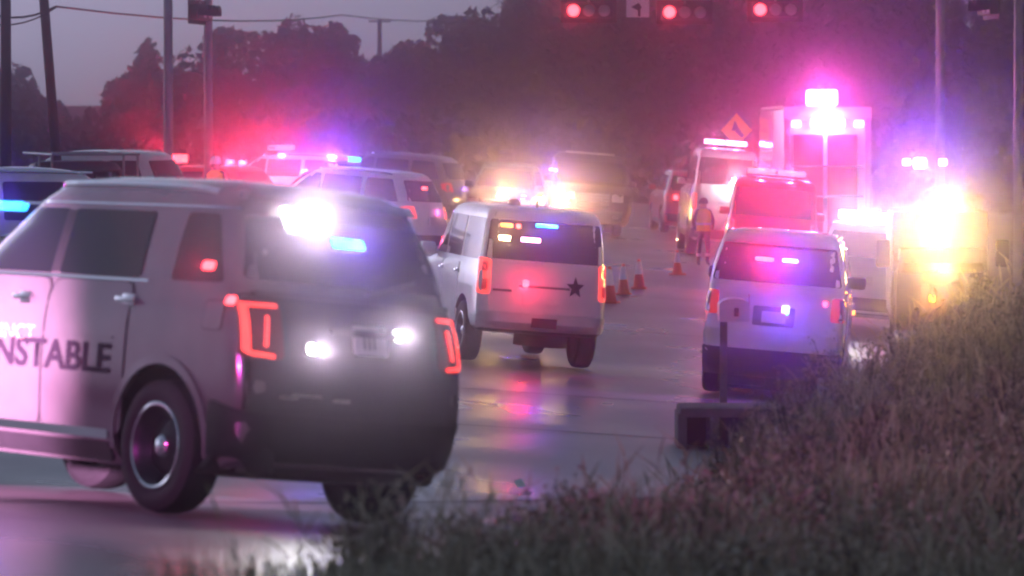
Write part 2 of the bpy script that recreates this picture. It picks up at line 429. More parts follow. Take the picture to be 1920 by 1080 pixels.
    def bar(s, x, z, pattern, w=1.1, power=0, m='ledge', h=.11, name='light_bar', d=.26, face=-1):
        """roof light bar with one lens per letter of pattern (viewed from behind, left to right)"""
        b = MB().box((x, 0, z), (d, w, .05), .02); b.box((x, 0, z + .03 + h / 2), (d * .8, w * .98, h * .5), .02)
        for q in (-.35, .35): b.tube((x, w * q, z - .06), (x, w * q, z), .03)
        o = b.build(name, M[m], s.root); n = len(pattern)
        for i, c in enumerate(pattern):
            y = w * (.5 - (i + .5) / n)
            if c == '-':
                MB().box((x, y, z + .03 + h / 2), (d, w / n * .9, h), .025).build('lens', M['lensc'], o); continue
            l = MB().box((x, y, z + .03 + h / 2), (d, w / n * .92, h), .025).build('lens', E[c], o)
            if power: lamp(l, (x + face * (d / 2 + .08), y, z + .06 + h / 2), c, power, .05, spot=165, aim=(face, 0, 0))
        return o
    def grille(s, z0, z1, w, m='plastic', bars=4):
        g = s.panel('grille', 'F', [(-w, z0), (w, z0), (w * 1.04, z1), (-w * 1.04, z1)], M[m], off=.012)
        for i in range(bars):
            z = z0 + (z1 - z0) * (i + .5) / bars
            s.panel('grille_bar', 'F', [(-w * .95, z - .02), (w * .95, z - .02), (w * .95, z + .02), (-w * .95, z + .02)], M['chrome'], off=.025, parent=g, round_=.008)
    def text(s, txt, face, a0, z0, size, m, flip=1, name='lettering', width=None, off=.013):
        cu = bpy.data.curves.new('t', 'FONT'); cu.body = txt; cu.size = size; cu.align_x = 'LEFT'; cu.offset = .006 if size > .2 else 0
        to = bpy.data.objects.new('t', cu); COL.objects.link(to)
        dg = bpy.context.evaluated_depsgraph_get(); dg.update()
        me = bpy.data.meshes.new_from_object(to.evaluated_get(dg), depsgraph=dg)
        bpy.data.objects.remove(to)
        xs = [v.co.x for v in me.vertices]; k = (width / (max(xs) - min(xs))) if width else 1
        for v in me.vertices: v.co = Vector(s.surf(face, a0 + flip * v.co.x * k, z0 + v.co.y, off))
        me.materials.clear()
        return link(name, me, m, s.root)

def std_suv(c, lights='', tail='lensro', rails=True, doors=True):
    """the parts every sport utility vehicle of SUV profile shows"""
    c.body().wheels(); c.zs = c.sz
    c.greenhouse(1.27, 1.74, [(.0, .98, .0, .55), (-1.02, -.07, -1.02, -.07), (-1.98, -1.13, -1.75, -1.13)])
    c.handles([(-.0 + .08, 1.08), (-.98, 1.08)]); c.mirrors(.85, 1.25)
    if doors:
        for a, b in ((.03, 1.0), (-1.06, -.03)): c.mir('door', [(a, .42), (b, .42), (b, 1.2), (a, 1.2)], c.paint, off=.007, round_=.08)
    c.mir('rocker_trim', [(-1.05, .30), (1.1, .30), (1.1, .40), (-1.05, .40)], M['plastic'], off=.02)
    for sy in (1, -1):
        c.panel('tail_light', 'B', [(sy * .86, .95), (sy * .62, .95), (sy * .66, 1.2), (sy * .84, 1.2)], M[tail], off=.012)
        c.panel('tail_light', 'L' if sy > 0 else 'R', [(-2.32, .97), (-2.1, 1.0), (-2.05, 1.18), (-2.28, 1.18)], M[tail], off=.012)
        c.panel('headlight', 'F', [(sy * .50, .86), (sy * .84, .86), (sy * .82, 1.02), (sy * .52, 1.0)], M['lensc'], off=.012)
    c.panel('rear_bumper', 'B', [(-.84, .30), (.84, .30), (.86, .60), (-.86, .60)], M['plastic'], off=.02)
    c.panel('front_bumper', 'F', [(-.82, .30), (.82, .30), (.84, .55), (-.84, .55)], M['plastic'], off=.02)
    c.panel('license_plate', 'B', [(-.16, .82), (.16, .82), (.16, .98), (-.16, .98)], M['plate'], off=.02, round_=.01)
    c.grille(.62, .98, .44)
    if rails: c.rails(-1.7, .2, 1.83)
    c.zs = 1.0
    return c
def std_boxy(c, tail='lensr', pick=False, rear='paint'):
    c.body().wheels(); c.zs = c.sz
    if pick: c.greenhouse(1.38, 1.93, [(.02, .95, .02, .55), (-.72, -.06, -.68, -.06)])
    else: c.greenhouse(1.38, 1.93, [(.02, .95, .02, .55), (-1.02, -.06, -1.02, -.06), (-2.2, -1.12, -2.12, -1.12)], rear_in=.06)
    c.handles([(.1, 1.18), (-.95, 1.18)]); c.mirrors(.85, 1.35)
    for a, b in ((.03, 1.02), (-1.08, -.03)): c.mir('door', [(a, .5), (b, .5), (b, 1.3), (a, 1.3)], c.paint, off=.007, round_=.08)
    c.mir('rocker_trim', [(-1.0, .34), (1.1, .34), (1.1, .46), (-1.0, .46)], M['plastic'], off=.02)
    for sy in (1, -1):
        c.panel('headlight', 'F', [(sy * .52, .92), (sy * .86, .92), (sy * .85, 1.14), (sy * .52, 1.12)], M['lensc'], off=.012)
    c.panel('front_bumper', 'F', [(-.84, .34), (.84, .34), (.86, .68), (-.86, .68)], M['chrome'], off=.02)
    c.grille(.72, 1.14, .48, 'plastic', 5)
    c.zs = 1.0
    return c
#SETTING
# ------------------------------------------------------------------ ground, road
def grid(us, vs, zf):
    U, V = np.meshgrid(us, vs); Z = zf(U, V)
    v = np.stack([U.ravel(), V.ravel(), Z.ravel()], 1); n, m = len(us), len(vs)
    i = np.arange(n * m).reshape(m, n)
    f = np.stack([i[:-1, :-1].ravel(), i[:-1, 1:].ravel(), i[1:, 1:].ravel(), i[1:, :-1].ravel()], 1)
    return v, f
def npmesh(name, v, f, m, parent=None, sm=True):
    me = bpy.data.meshes.new(name); me.from_pydata(v.tolist(), [], f.tolist()); me.update()
    if sm: me.polygons.foreach_set('use_smooth', [True] * len(me.polygons))
    return link(name, me, m, parent)
def soil():
    m = mat('verge_soil', (.05, .055, .025), .95, 0, 0, nscale=.7, col2=(.085, .065, .04), bump=.5, bscale=6); return m
def asphalt():
    m = bpy.data.materials.new('wet_road'); m.use_nodes = True; n = m.node_tree; b = n.nodes['Principled BSDF']
    tc = n.nodes.new('ShaderNodeTexCoord'); mp = n.nodes.new('ShaderNodeMapping'); mp.inputs['Scale'].default_value = (1, .45, 1)
    a = n.nodes.new('ShaderNodeTexNoise'); a.inputs['Scale'].default_value = .55; a.inputs['Detail'].default_value = 7
    f = n.nodes.new('ShaderNodeTexNoise'); f.inputs['Scale'].default_value = 55; f.inputs['Detail'].default_value = 4
    r = n.nodes.new('ShaderNodeValToRGB'); r.color_ramp.elements[0].color = (.19, .18, .18, 1); r.color_ramp.elements[1].color = (.3, .285, .28, 1)
    r.color_ramp.elements[0].position = .3; r.color_ramp.elements[1].position = .7
    q = n.nodes.new('ShaderNodeMapRange'); q.inputs[1].default_value = .35; q.inputs[2].default_value = .65; q.inputs[3].default_value = .25; q.inputs[4].default_value = .48
    bp = n.nodes.new('ShaderNodeBump'); bp.inputs['Strength'].default_value = .25; bp.inputs['Distance'].default_value = .008
    n.links.new(tc.outputs['Object'], mp.inputs[0]); n.links.new(mp.outputs[0], a.inputs['Vector']); n.links.new(tc.outputs['Object'], f.inputs['Vector'])
    n.links.new(a.outputs[0], r.inputs[0]); n.links.new(r.outputs[0], b.inputs['Base Color'])
    n.links.new(a.outputs[0], q.inputs[0]); n.links.new(q.outputs[0], b.inputs['Roughness'])
    n.links.new(f.outputs[0], bp.inputs['Height']); n.links.new(bp.outputs[0], b.inputs['Normal'])
    return m
us = np.concatenate([np.linspace(-138, -24, 20), np.arange(-23, -6, 1.0), np.arange(-6, 14, .25), np.arange(14, 30, 1.0), np.linspace(31, 138, 18)])
vs = np.concatenate([np.arange(-18, 8, 2.0), np.arange(8, 64, .3), np.arange(64, 130, 1.0), np.linspace(131, 318, 50)])
g, f = grid(us, vs, ground_z)
tag(npmesh('ground', g, f, soil()), kind='structure')
vr = np.concatenate([np.arange(-16, 10, 2.0), np.arange(10, 70, .4), np.arange(70, 190, 1.5), np.linspace(190, 300, 30)])
T = np.linspace(0, 1, 61)
UU = -22 + (uedge(vr)[:, None] + .05 + .06 * np.sin(vr * 2.3)[:, None] + 22) * T[None, :]
VV = np.repeat(vr[:, None], 61, 1); ZZ = road_z(UU, VV)
n_, m_ = 61, len(vr); ii = np.arange(n_ * m_).reshape(m_, n_)
fr = np.stack([ii[:-1, :-1].ravel(), ii[:-1, 1:].ravel(), ii[1:, 1:].ravel(), ii[1:, :-1].ravel()], 1)
road = tag(npmesh('road', np.stack([UU.ravel(), VV.ravel(), ZZ.ravel()], 1), fr, asphalt()), kind='structure')
def strip(name, pts, w, m, parent, off=.006):
    """a flat line laid on the road through ground points"""
    P = []
    for (a, b) in zip(pts[:-1], pts[1:]):
        k = max(2, int(math.dist(a, b) / .6))
        P += [(a[0] + (b[0] - a[0]) * i / k, a[1] + (b[1] - a[1]) * i / k) for i in range(k)]
    P.append(pts[-1]); v, fc = [], []
    for i, p in enumerate(P):
        q0, q1 = P[max(0, i - 1)], P[min(len(P) - 1, i + 1)]; d = Vector((q1[0] - q0[0], q1[1] - q0[1])).normalized()
        ww = w * (.8 + .4 * random.random())
        for sg in (-1, 1):
            x, y = p[0] - d.y * sg * ww / 2, p[1] + d.x * sg * ww / 2; v.append((x, y, rz(x, y) + off))
        if i: fc.append((2 * i - 2, 2 * i - 1, 2 * i + 1, 2 * i))
    return pyd(name, v, fc, m, parent)
def rpt(px, py):
    """road point under a photo pixel"""
    best = None
    for v in np.arange(15, 180, .25):
        u = (px - 960) / F * v; q = proj((u, v, rz(u, v))); e = abs(q[1] - py)
        if best is None or e < best[0] - .2: best = (e, u, v)
    return best[1], best[2]
jm = M['seam']
strip('pavement_joint', [(-3.4, 24.3), (-1.3, 29.2), (-.1, 31.8), (.9, 33.6), (2.3, 36)], .05, jm, road)
for dv in (43, 50.5, 70, 84, 100):
    strip('pavement_joint', [(-14, dv - 3), (float(uedge(dv)) - .1, dv + 1)], .06, jm, road)
for du in (-6.0,):
    strip('pavement_joint', [(du - .6, 33), (du, 60), (du + 1.6, 110), (du + 3.2, 170)], .05, jm, road)
lm = mat('worn_marking', (.55, .53, .5), .6, 0, 0, .5, 6)
edge = strip('edge_line', [(float(uedge(v)) - 1.1 - .004 * v, v) for v in (47, 60, 80, 110, 165)], .13, lm, road, .007)

# ------------------------------------------------------------------ near constable wagon
c = Car('police_suv', NEAR, M['silver'], 'silver and dark police wagon lettered CONSTABLE with blazing white rear flasher', 'police car', None, wb=3.0, track=1.45, tr=.395, wx=0, sz=1.045)
c.place((-1.5, .725), 310, 25, 38)
c.body().wheels(); EX = c
hx, hz_ = c.find('L', 243, 562); fx, fz = c.find('L', 50, 556)
wx1, qx = c.find('L', 284, 450)[0], c.find('L', 342, 450)[0]; sx_ = c.find('L', 76, 740)[0]
wz0 = c.find('L', 200, 517)[1]; wz1 = c.find('L', 200, 392)[1]
c.greenhouse(wz0, wz1, [(sx_ + .05, sx_ + 1.05, sx_ + .05, sx_ + .62), (wx1, sx_ - .03, wx1 + .02, sx_ - .03), (-1.98, qx, -1.76, qx)], rear_in=.07)
c.mir('pillar_cover', [(sx_ - .04, wz0 + .01), (sx_ + .06, wz0 + .01), (sx_ + .06, wz1 - .01), (sx_ - .04, wz1 - .01)], M['plastic'], off=.008, round_=.005)
c.handles([(fx, fz), (hx, hz_)]); c.mirrors(1.0, 1.3)
for a, b in ((sx_ + .012, sx_ + 1.0), (wx1 + .03, sx_ - .012)):
    c.mir('door', [(a, .43), (b, .43), (b, wz0 - .03), (a, wz0 - .03)], c.paint, off=.007, round_=.1)
for a, b in ((sx_ + .012, sx_ + 1.0), (wx1 + .03, sx_ - .012)):
    c.mir('door_seal', [(a - .012, .42), (b + .012, .42), (b + .012, wz0 - .02), (a - .012, wz0 - .02)], M['arch'], off=.0035, depth=.01, round_=.1)
fa, fz2 = c.find('L', 400, 590)
c.panel('fuel_door_gap', 'L', [(fa - .1, fz2 - .09), (fa + .1, fz2 - .09), (fa + .1, fz2 + .09), (fa - .1, fz2 + .09)], M['arch'], off=.003, depth=.01)
c.panel('fuel_door', 'L', [(fa - .092, fz2 - .082), (fa + .092, fz2 - .082), (fa + .092, fz2 + .082), (fa - .092, fz2 + .082)], M['silver'], off=.006, depth=.01)
c.panel('liftgate_seal', 'B', [(-.775, .605), (.775, .605), (.775, 1.325), (-.775, 1.325)], M['arch'], off=.008, depth=.015, round_=.06)
c.panel('roof_gutter', 'L', [(-1.9, wz1 + .03), (1.0, wz1 + .03), (.9, wz1 + .042), (-1.88, wz1 + .042)], M['chrome'], off=.01, round_=0)
c.mir('door_trim', [(-.98, .40), (1.0, .40), (1.0, .455), (-.98, .455)], M['chrome'], off=.022, round_=.02)
c.mir('rocker_trim', [(-1.0, .27), (1.05, .27), (1.05, .38), (-1.0, .38)], M['plastic'], off=.02)
c.mir('window_trim', [(wx1 - .1, wz0 - .022), (1.2, wz0 - .022), (1.2, wz0 - .006), (wx1 - .1, wz0 - .006)], M['chrome'], off=.01, round_=0)
c.mir('body_crease', [(-.98, 1.0), (1.0, .985), (1.0, .997), (-.98, 1.012)], M['silver'], off=.014, round_=0)
c.rails(-1.65, .4, 1.90)
for sy in (1, -1):      # flared arches round each wheel
    for sx in (-1, 1):
        b = MB(); n = 26; r0, r1 = c.tr + .065, c.tr + .12; cx, cz = c.wx + sx * 1.5, c.tr + .02
        V = []
        for i in range(n + 1):
            t = math.radians(-8 + 196 * i / n)
            for r, o in ((r0, -.02), (r0, .018), (r1, .016), (r1, -.02)):
                x, z = cx + r * math.cos(t), cz + r * math.sin(t); V.append((x, sy * (c.wy(x, max(z, .25)) + o), z))
        Fc = []
        for i in range(n):
            for k in range(3): a = i * 4 + k; Fc.append((a, a + 1, a + 5, a + 4))
        pyd('wheel_arch_trim', V, Fc, M['silver'], c.root, 40)
c.panel('liftgate', 'B', [(-.76, .62), (.76, .62), (.76, 1.31), (-.76, 1.31)], M['dark'], off=.014, round_=.06)
c.panel('rear_bumper', 'B', [(-.81, .26), (.81, .26), (.825, .64), (-.825, .64)], M['dark'], off=.03, depth=.06, round_=.05)
for sy, fc in ((1, 'L'), (-1, 'R')):
    c.panel('bumper_corner', fc, [(-2.32, .27), (-1.98, .27), (-2.02, .70), (-2.32, .64)], M['dark'], off=.022, depth=.05)
c.panel('tailgate_ledge', 'B', [(-.70, 1.31), (.70, 1.31), (.70, 1.34), (-.70, 1.34)], M['plastic'], off=.04, depth=.05, round_=.01)
c.panel('spoiler', 'B', [(-.62, 1.86), (.62, 1.86), (.58, 1.92), (-.58, 1.92)], M['silver'], off=.09, depth=.1, round_=.02)
c.panel('front_bumper', 'F', [(-.82, .30), (.82, .30), (.84, .6), (-.84, .6)], M['plastic'], off=.02); c.grille(.66, .98, .44)
for sy in (1, -1): c.panel('headlight', 'F', [(sy * .50, .86), (sy * .84, .86), (sy * .82, 1.02), (sy * .52, 1.0)], M['lensc'], off=.012)
# tail lights: dark housing with a glowing C of red
for sy in (1, -1):
    h = c.panel('tail_light', 'B', [(sy * .80, .95), (sy * .56, .95), (sy * .56, 1.28), (sy * .78, 1.28)], M['lensd'], off=.02)
    for q in ([(.75, .965), (.62, .955), (.62, .98), (.76, .993)], [(.79, .99), (.755, .965), (.745, 1.27), (.775, 1.27)], [(.77, 1.243), (.58, 1.246), (.58, 1.27), (.77, 1.27)], [(.685, 1.02), (.665, 1.02), (.64, 1.2), (.66, 1.2)]):
        c.panel('glowing_strip', 'B', [(sy * a, z) for a, z in q], M['lensr'], off=.028, parent=h, round_=.012)
    if sy > 0: c.glow(h, 'B', .74, 1.1, 'r', 5, off=.12)
# lamps at their places in the photograph
def putlens(c, face, px, py, wa, wz, key, name='warning_light', power=0, flood=0, off=.03, goff=.1, r=.04, depth=.05, rd=.02, parent=None):
    a, z = c.find(face, px, py)
    l = c.lens(name, face, a, z, wa, wz, E[key], off=off, depth=depth, parent=parent, round_=rd)
    if power: c.glow(l, face, a, z, key, power, off=goff, r=r)
    if flood: lamp(l, c.surf(face, a, z, .3), key, flood, .08)
    return l, a, z
putlens(c, 'B', 560, 412, .20, .13, 'w', power=230, goff=.16, r=.09)
putlens(c, 'B', 650, 458, .22, .06, 'b', power=70, goff=.12)
putlens(c, 'B', 583, 655, .06, .06, 'w', 'reverse_light', power=62, goff=.12, r=.05, rd=.025)
putlens(c, 'B', 742, 630, .05, .06, 'w', 'reverse_light', power=62, goff=.1, r=.03)
putlens(c, 'L', 395, 498, .10, .05, 'r', power=14, off=.02, goff=.08, r=.02)
putlens(c, 'L', 436, 563, .05, .05, 'r', 'marker_light', power=3, off=.02, goff=.07, r=.015)
putlens(c, 'L', 22, 386, .30, .055, 'b', power=40, off=.02, goff=.1, r=.03)
a, z = c.find('B', 690, 640)
c.lens('license_plate', 'B', a, z, .24, .17, M['plate'], off=.03)
c.text('III', 'B', a + .07, z - .05, .14, M['text'], flip=-1, name='plate_lettering', off=.038)
b = MB()
for i in range(8):
    b.tube(c.surf('B', -.05 - i * .05, 1.37 + .012 * i, .02), c.surf('B', -.1 - i * .05, 1.382 + .012 * i, .02), .008, n=6)
b.build('rear_wiper', M['plastic'], c.root)
for q in (.2, .55): c.lens('badge', 'B', q - .02, .74, .12, .02, M['chrome'], off=.024, round_=.006)
c.panel('liftgate_handle', 'B', [(-.24, 1.12), (.24, 1.12), (.24, 1.16), (-.24, 1.16)], M['plastic'], off=.035, round_=.015)
a, z = c.find('B', 570, 742); c.lens('liftgate_badge', 'B', a, z, .2, .018, M['chrome'], off=.03, round_=.006)
# lettering on the doors
a1, z1 = c.find('L', 206, 700); a0, _ = c.find('L', 60, 695)
T_ = c.text('CONSTABLE', 'L', 0, 0, .245, M['text'], flip=-1)
# lay the word out so that its end sits before the wheel arch
xs_ = [v.co.x for v in T_.data.vertices]; ww = max(xs_) - min(xs_)
want = (a0 - a1) / 4.3 * 9; bpy.data.objects.remove(T_)
c.text('CONSTABLE', 'L', a1 + want, z1 + .005, .245, M['text'], flip=-1, width=want)
a2, z2 = c.find('L', 66, 628); a3, z3 = c.find('L', 8, 625)
c.text('PRECINCT', 'L', a2 + (a3 - a2) / 3.6 * 8, z2 - .03, .13, M['textp'], flip=-1, width=(a3 - a2) / 3.6 * 8)

# ------------------------------------------------------------------ white wagon in the middle of the road
c = Car('police_suv', HIGH, M['white'], 'boxy white police wagon with star decal and lit red tail lights', 'police car', None, wb=2.95, track=1.56, tr=.40, wx=0, rim='steel')
c.place((-1.475, .78), 873, 57, 12); TA = c
std_boxy(c)
c.panel('liftgate', 'B', [(-.75, .735), (.75, .735), (.75, 1.36), (-.75, 1.36)], M['white'], off=.012, round_=.05)
c.panel('rear_bumper', 'B', [(-.86, .47), (.86, .47), (.87, .72), (-.87, .72)], M['white'], off=.05, depth=.08, round_=.06)
c.panel('bumper_valance', 'B', [(-.8, .44), (.8, .44), (.82, .49), (-.82, .49)], M['plastic'], off=.06, depth=.08)
c.panel('license_plate', 'B', [(-.17, .54), (.17, .54), (.17, .67), (-.17, .67)], M['lensd'], off=.07, round_=.01)
c.panel('plate_recess', 'B', [(-.30, .84), (.30, .84), (.30, 1.02), (-.30, 1.02)], M['white'], off=.022, round_=.02)
c.panel('badge_strip', 'B', [(-.33, 1.06), (.36, 1.06), (.36, 1.09), (-.33, 1.09)], M['grey'], off=.024, round_=.008)
c.panel('name_badge', 'B', [(.45, .99), (.70, .99), (.70, 1.02), (.45, 1.02)], M['grey'], off=.022, round_=.005)
for sy in (1, -1):
    h = c.panel('tail_light', 'B', [(sy * .88, .94), (sy * .735, .94), (sy * .725, 1.40), (sy * .86, 1.42)], M['lensr'], off=.02)
    for z0, z1 in ((.99, 1.14), (1.24, 1.36)):
        c.panel('inner_lens', 'B', [(sy * .84, z0), (sy * .775, z0), (sy * .775, z1), (sy * .83, z1)], M['lensro'], off=.028, parent=h, round_=.02)
    c.glow(h, 'B', sy * .8, 1.15, 'r', 2.5, off=.1)
c.panel('spoiler', 'B', [(-.70, 1.96), (.70, 1.96), (.68, 2.02), (-.68, 2.02)], M['white'], off=.05, depth=.07, round_=.02)
# star decal
a, z = c.find('B', 1078, 540)
st = [(a - math.sin(math.pi * i / 5) * (.13 if i % 2 == 0 else .055), z + math.cos(math.pi * i / 5) * (.13 if i % 2 == 0 else .055) * 1.15) for i in range(10)]
cen = (a, z); b = MB()
for i in range(10):
    b.add([c.surf('B', *cen, .03), c.surf('B', *st[i], .03), c.surf('B', *st[(i + 1) % 10], .03)], [(0, 1, 2)])
b.build('star_decal', M['text'], c.root, None)
putlens(c, 'B', 985, 532, .07, .09, 'r', power=60, flood=24, goff=.14, r=.03)
putlens(c, 'B', 1025, 424, .30, .05, 'b', 'window_light', power=80, goff=.12)
for (px, py, wa, wz, k) in ((950, 422, .16, .05, 'a'), (946, 446, .14, .055, 'y'), (972, 424, .06, .06, 'r')):
    putlens(c, 'B', px, py, wa, wz, k, 'window_light', power=5 if k == 'r' else 0, off=.015, depth=.03)
a, z = c.find('B', 995, 450); c.lens('console_screen', 'B', a, z, .26, .06, E['p'], off=.012, depth=.02)
b = MB(); b.lathe([(.0, .09), (.05, .085), (.09, .05), (.10, .001)], 'z', (-1.3, .25, 2.1), 18); b.build('roof_antenna', M['black'], c.root)
MB().tube((-.6, .55, .46), (-.6, -.55, .46), .05).build('muffler', M['plastic'], c.root)
MB().lathe([(-.13, .2), (-.14, .36), (.14, .36), (.13, .2)], 'z', (-2.0, -.1, .42), 24, True).build('spare_wheel', M['rubber'], c.root)
MB().tube((-1.6, 0, 2.08), (-1.62, 0, 2.2), .02, .012).build('roof_antenna', M['black'], c.root)

# ------------------------------------------------------------------ wagon by the verge (right)
c = Car('police_suv', WIDE, M['white'], 'white police wagon by the mailbox with red and blue strip in its rear window', 'police car', None, wb=2.95, track=1.48, tr=.40, wx=0, sz=1.1)
c.place((-1.475, .74), 1335, 54, -6); RS = c
c.body().wheels()
c.greenhouse(1.42, 1.92, [(.02, 1.0, .02, .55), (-1.0, -.06, -1.0, -.06), (-2.0, -1.15, -1.78, -1.15)], rear_in=.06)
c.mirrors(.9, 1.4, M['plastic']); c.handles([(.12, 1.2), (-.92, 1.2)])
for a, b in ((.03, 1.02), (-1.0, -.03)): c.mir('door', [(a, .46), (b, .46), (b, 1.36), (a, 1.36)], c.paint, off=.007, round_=.1)
c.panel('liftgate', 'B', [(-.78, .80), (.78, .80), (.78, 1.4), (-.78, 1.4)], M['white'], off=.012, round_=.06)
c.panel('liftgate_ledge', 'B', [(-.70, 1.30), (.70, 1.30), (.70, 1.40), (-.70, 1.40)], M['white'], off=.05, depth=.06, round_=.02)
c.panel('rear_bumper', 'B', [(-.86, .62), (.86, .62), (.87, .84), (-.87, .84)], M['white'], off=.05, depth=.08, round_=.06)
c.panel('bumper_valance', 'B', [(-.85, .26), (.85, .26), (.87, .63), (-.87, .63)], M['dark'], off=.04, depth=.08)
c.panel('plate_recess', 'B', [(-.26, .92), (.26, .92), (.26, 1.16), (-.26, 1.16)], M['grey'], off=.024, round_=.03)
c.panel('license_plate', 'B', [(-.15, .96), (.15, .96), (.15, 1.10), (-.15, 1.10)], M['plate'], off=.032, round_=.01)
for sy in (1, -1):
    h = c.panel('tail_light', 'B', [(sy * .88, 1.02), (sy * .70, 1.02), (sy * .70, 1.32), (sy * .85, 1.32)], M['lensro'], off=.02)
    c.panel('tail_light', 'L' if sy > 0 else 'R', [(-2.34, 1.04), (-2.16, 1.06), (-2.1, 1.3), (-2.28, 1.3)], M['lensd'], off=.016)
c.rails(-1.75, .1, 2.02, 'grey')
c.panel('spoiler', 'B', [(-.66, 1.95), (.66, 1.95), (.62, 2.01), (-.62, 2.01)], M['white'], off=.09, depth=.1, round_=.02)
putlens(c, 'B', 1434, 486, .24, .05, 'r', 'window_light', power=260, flood=8, goff=.12)
putlens(c, 'B', 1482, 489, .20, .05, 'b', 'window_light', power=260, goff=.12)
putlens(c, 'B', 1473, 582, .09, .12, 'b', power=220, flood=9, goff=.14, r=.04)
putlens(c, 'B', 1548, 570, .05, .06, 'r', power=8)
putlens(c, 'R', 1604, 587, .12, .06, 'a', 'side_marker', power=6, goff=.08)
MB().box((-.2, 0, .23), (3.8, 1.3, .26), .06).build('underbody_light_block', M['arch'], c.root)  # low dark block added to cut off the red light beneath the wagon
MB().tube((-1.475, -.7, .36), (-1.475, .7, .36), .06).build('rear_axle', M['plastic'], c.root)
MB().box((-2.0, .3, .22), (.3, .5, .16), .06).build('muffler', M['plastic'], c.root)

# ------------------------------------------------------------------ other wagons and trucks
c = Car('police_suv', SUV, M['white'], 'white police wagon broadside with bright blue roof lamp beyond the lettered wagon', 'police car', None, wb=2.9, track=1.48, wx=-.05)
c.place((-2.35, -.6), 826, 92, 62); std_suv(c, tail='lensr')
o = c.bar(-.1, 1.98, '-b', 1.1, 0, face=-1); lamp(o, (-.1, .55, 2.1), 'b', 1000, .07) 
putlens(c, 'L', 796, 353, .1, .06, 'r', power=10, goff=.1)
c.lens('badge', 'L', -1.9, 1.05, .3, .035, M['grey'], off=.02)

c = Car('police_suv', SUV, M['grey'], 'dark grey wagon parked behind the broadside white police wagon', 'car', None)
c.place((-2.2, 0), 850, 118, 70); std_suv(c)

c = Car('police_truck', PICK, M['dark'], 'dark pickup with pale roof facing the boxy white wagon with one blazing headlight', 'truck', None, wb=3.0, track=1.6, tr=.43, sz=1.06, sy=1.28)
c.place((2.3, .85), 1162, 120, 183); std_boxy(c, pick=True)
for sy in (-1, 1): c.panel('fog_light', 'F', [(sy * .6, .5), (sy * .75, .5), (sy * .75, .6), (sy * .6, .6)], M['lensc'], off=.03)
l, a, z = putlens(c, 'F', 1054, 376, .26, .17, 'y', 'headlight', off=.03)
c.glow(l, 'F', a, z, 'y', 1350, off=.2, r=.12, spot=120, aim=(1, 0, -.03))
putlens(c, 'F', 1025, 318, .22, .07, 'b', 'window_light', power=260, goff=.15)
MB().box((-.15, 0, 2.27), (.3, 1.4, .06), .02).build('roof_rack', M['cream'], c.root)

c = Car('police_suv', SUV, M['grey'], 'police wagon facing the road hidden behind the boxy wagon, warm headlight on', 'police car', None)
c.place((2.3, .3), 950, 112, 175); std_suv(c)
l, a, z = putlens(c, 'F', 944, 362, .24, .15, 'y', 'headlight', off=.03)
c.glow(l, 'F', a, z, 'y', 1250, off=.2, r=.12, spot=120, aim=(1, 0, -.03))
putlens(c, 'F', 981, 370, .12, .1, 'b', 'grille_light', power=220, goff=.15)

# pale tall rescue truck, red car beside it, red wagon, white wagon with white bar
c = Car('rescue_truck', BOXY, M['white'], 'tall white rescue truck with pink lit roof bar below the amber diamond sign', 'truck', None, wb=3.0, track=1.5, tr=.45, sz=1.32, sy=.98)
c.place((-2.4, 0), 1352, 110, 2); std_boxy(c)
for i in range(4): c.panel('rear_panel', 'B', [(-.66, .75 + .22 * i), (.66, .75 + .22 * i), (.66, .93 + .22 * i), (-.66, .93 + .22 * i)], M['white'], off=.03, round_=.02)
for sy in (1, -1): c.panel('tail_light', 'B', [(sy * .86, 1.2), (sy * .76, 1.2), (sy * .76, 1.6), (sy * .86, 1.6)], M['lensr'], off=.02)
c.panel('rear_bumper', 'B', [(-.86, .46), (.86, .46), (.86, .7), (-.86, .7)], M['grey'], off=.08, depth=.1)
c.bar(-.9, 2.86, 'pp', 1.15, 60, face=-1)
putlens(c, 'B', 1378, 340, .14, .14, 'w', 'warning_light', power=70, flood=170, goff=.15, r=.05)

c = Car('red_car', SUV, M['red'], 'dark red wagon with lit tail light beyond the tall rescue truck', 'car', None)
c.place((-2.3, .6), 1258, 128, 4); std_suv(c)
putlens(c, 'B', 1267, 370, .14, .14, 'r', 'brake_light', power=22)

c = Car('red_wagon', BOXY, M['red'], 'large red fire service wagon seen from behind', 'fire vehicle', None, wb=3.0, track=1.65, tr=.43, sz=1.14, sy=1.1)
c.place((-2.4, 0), 1438, 90, -3); std_boxy(c)
for sy in (1, -1):
    h = c.panel('tail_light', 'B', [(sy * .93, 1.0), (sy * .80, 1.0), (sy * .80, 1.5), (sy * .93, 1.5)], M['lensr'], off=.02)
    c.glow(h, 'B', sy * .85, 1.3, 'r', 160, off=.2)
c.panel('rear_bumper', 'B', [(-.95, .42), (.95, .42), (.95, .74), (-.95, .74)], M['white'], off=.08, depth=.1)
for i in range(5):
    for sy in (1, -1): c.panel('chevron', 'B', [(sy * (.08 + .13 * i), .82), (sy * (.16 + .13 * i), .82), (sy * (.08 + .13 * i), 1.3), (sy * (.0 + .13 * i), 1.3)], M['band' if i % 2 else 'red'], off=.02, round_=0)
c.bar(-1.9, 2.46, 'rr', 1.3, 850, face=-1)

c = Car('police_suv', SUV, M['white'], 'white police wagon with dazzling white roof bar ahead of the mailbox wagon', 'police car', None, sz=1.02)
c.place((-2.4, 0), 1612, 76, -6); std_suv(c, tail='lensr')
c.bar(-1.3, 1.95, 'wwp', 1.15, 150, face=-1, h=.14)

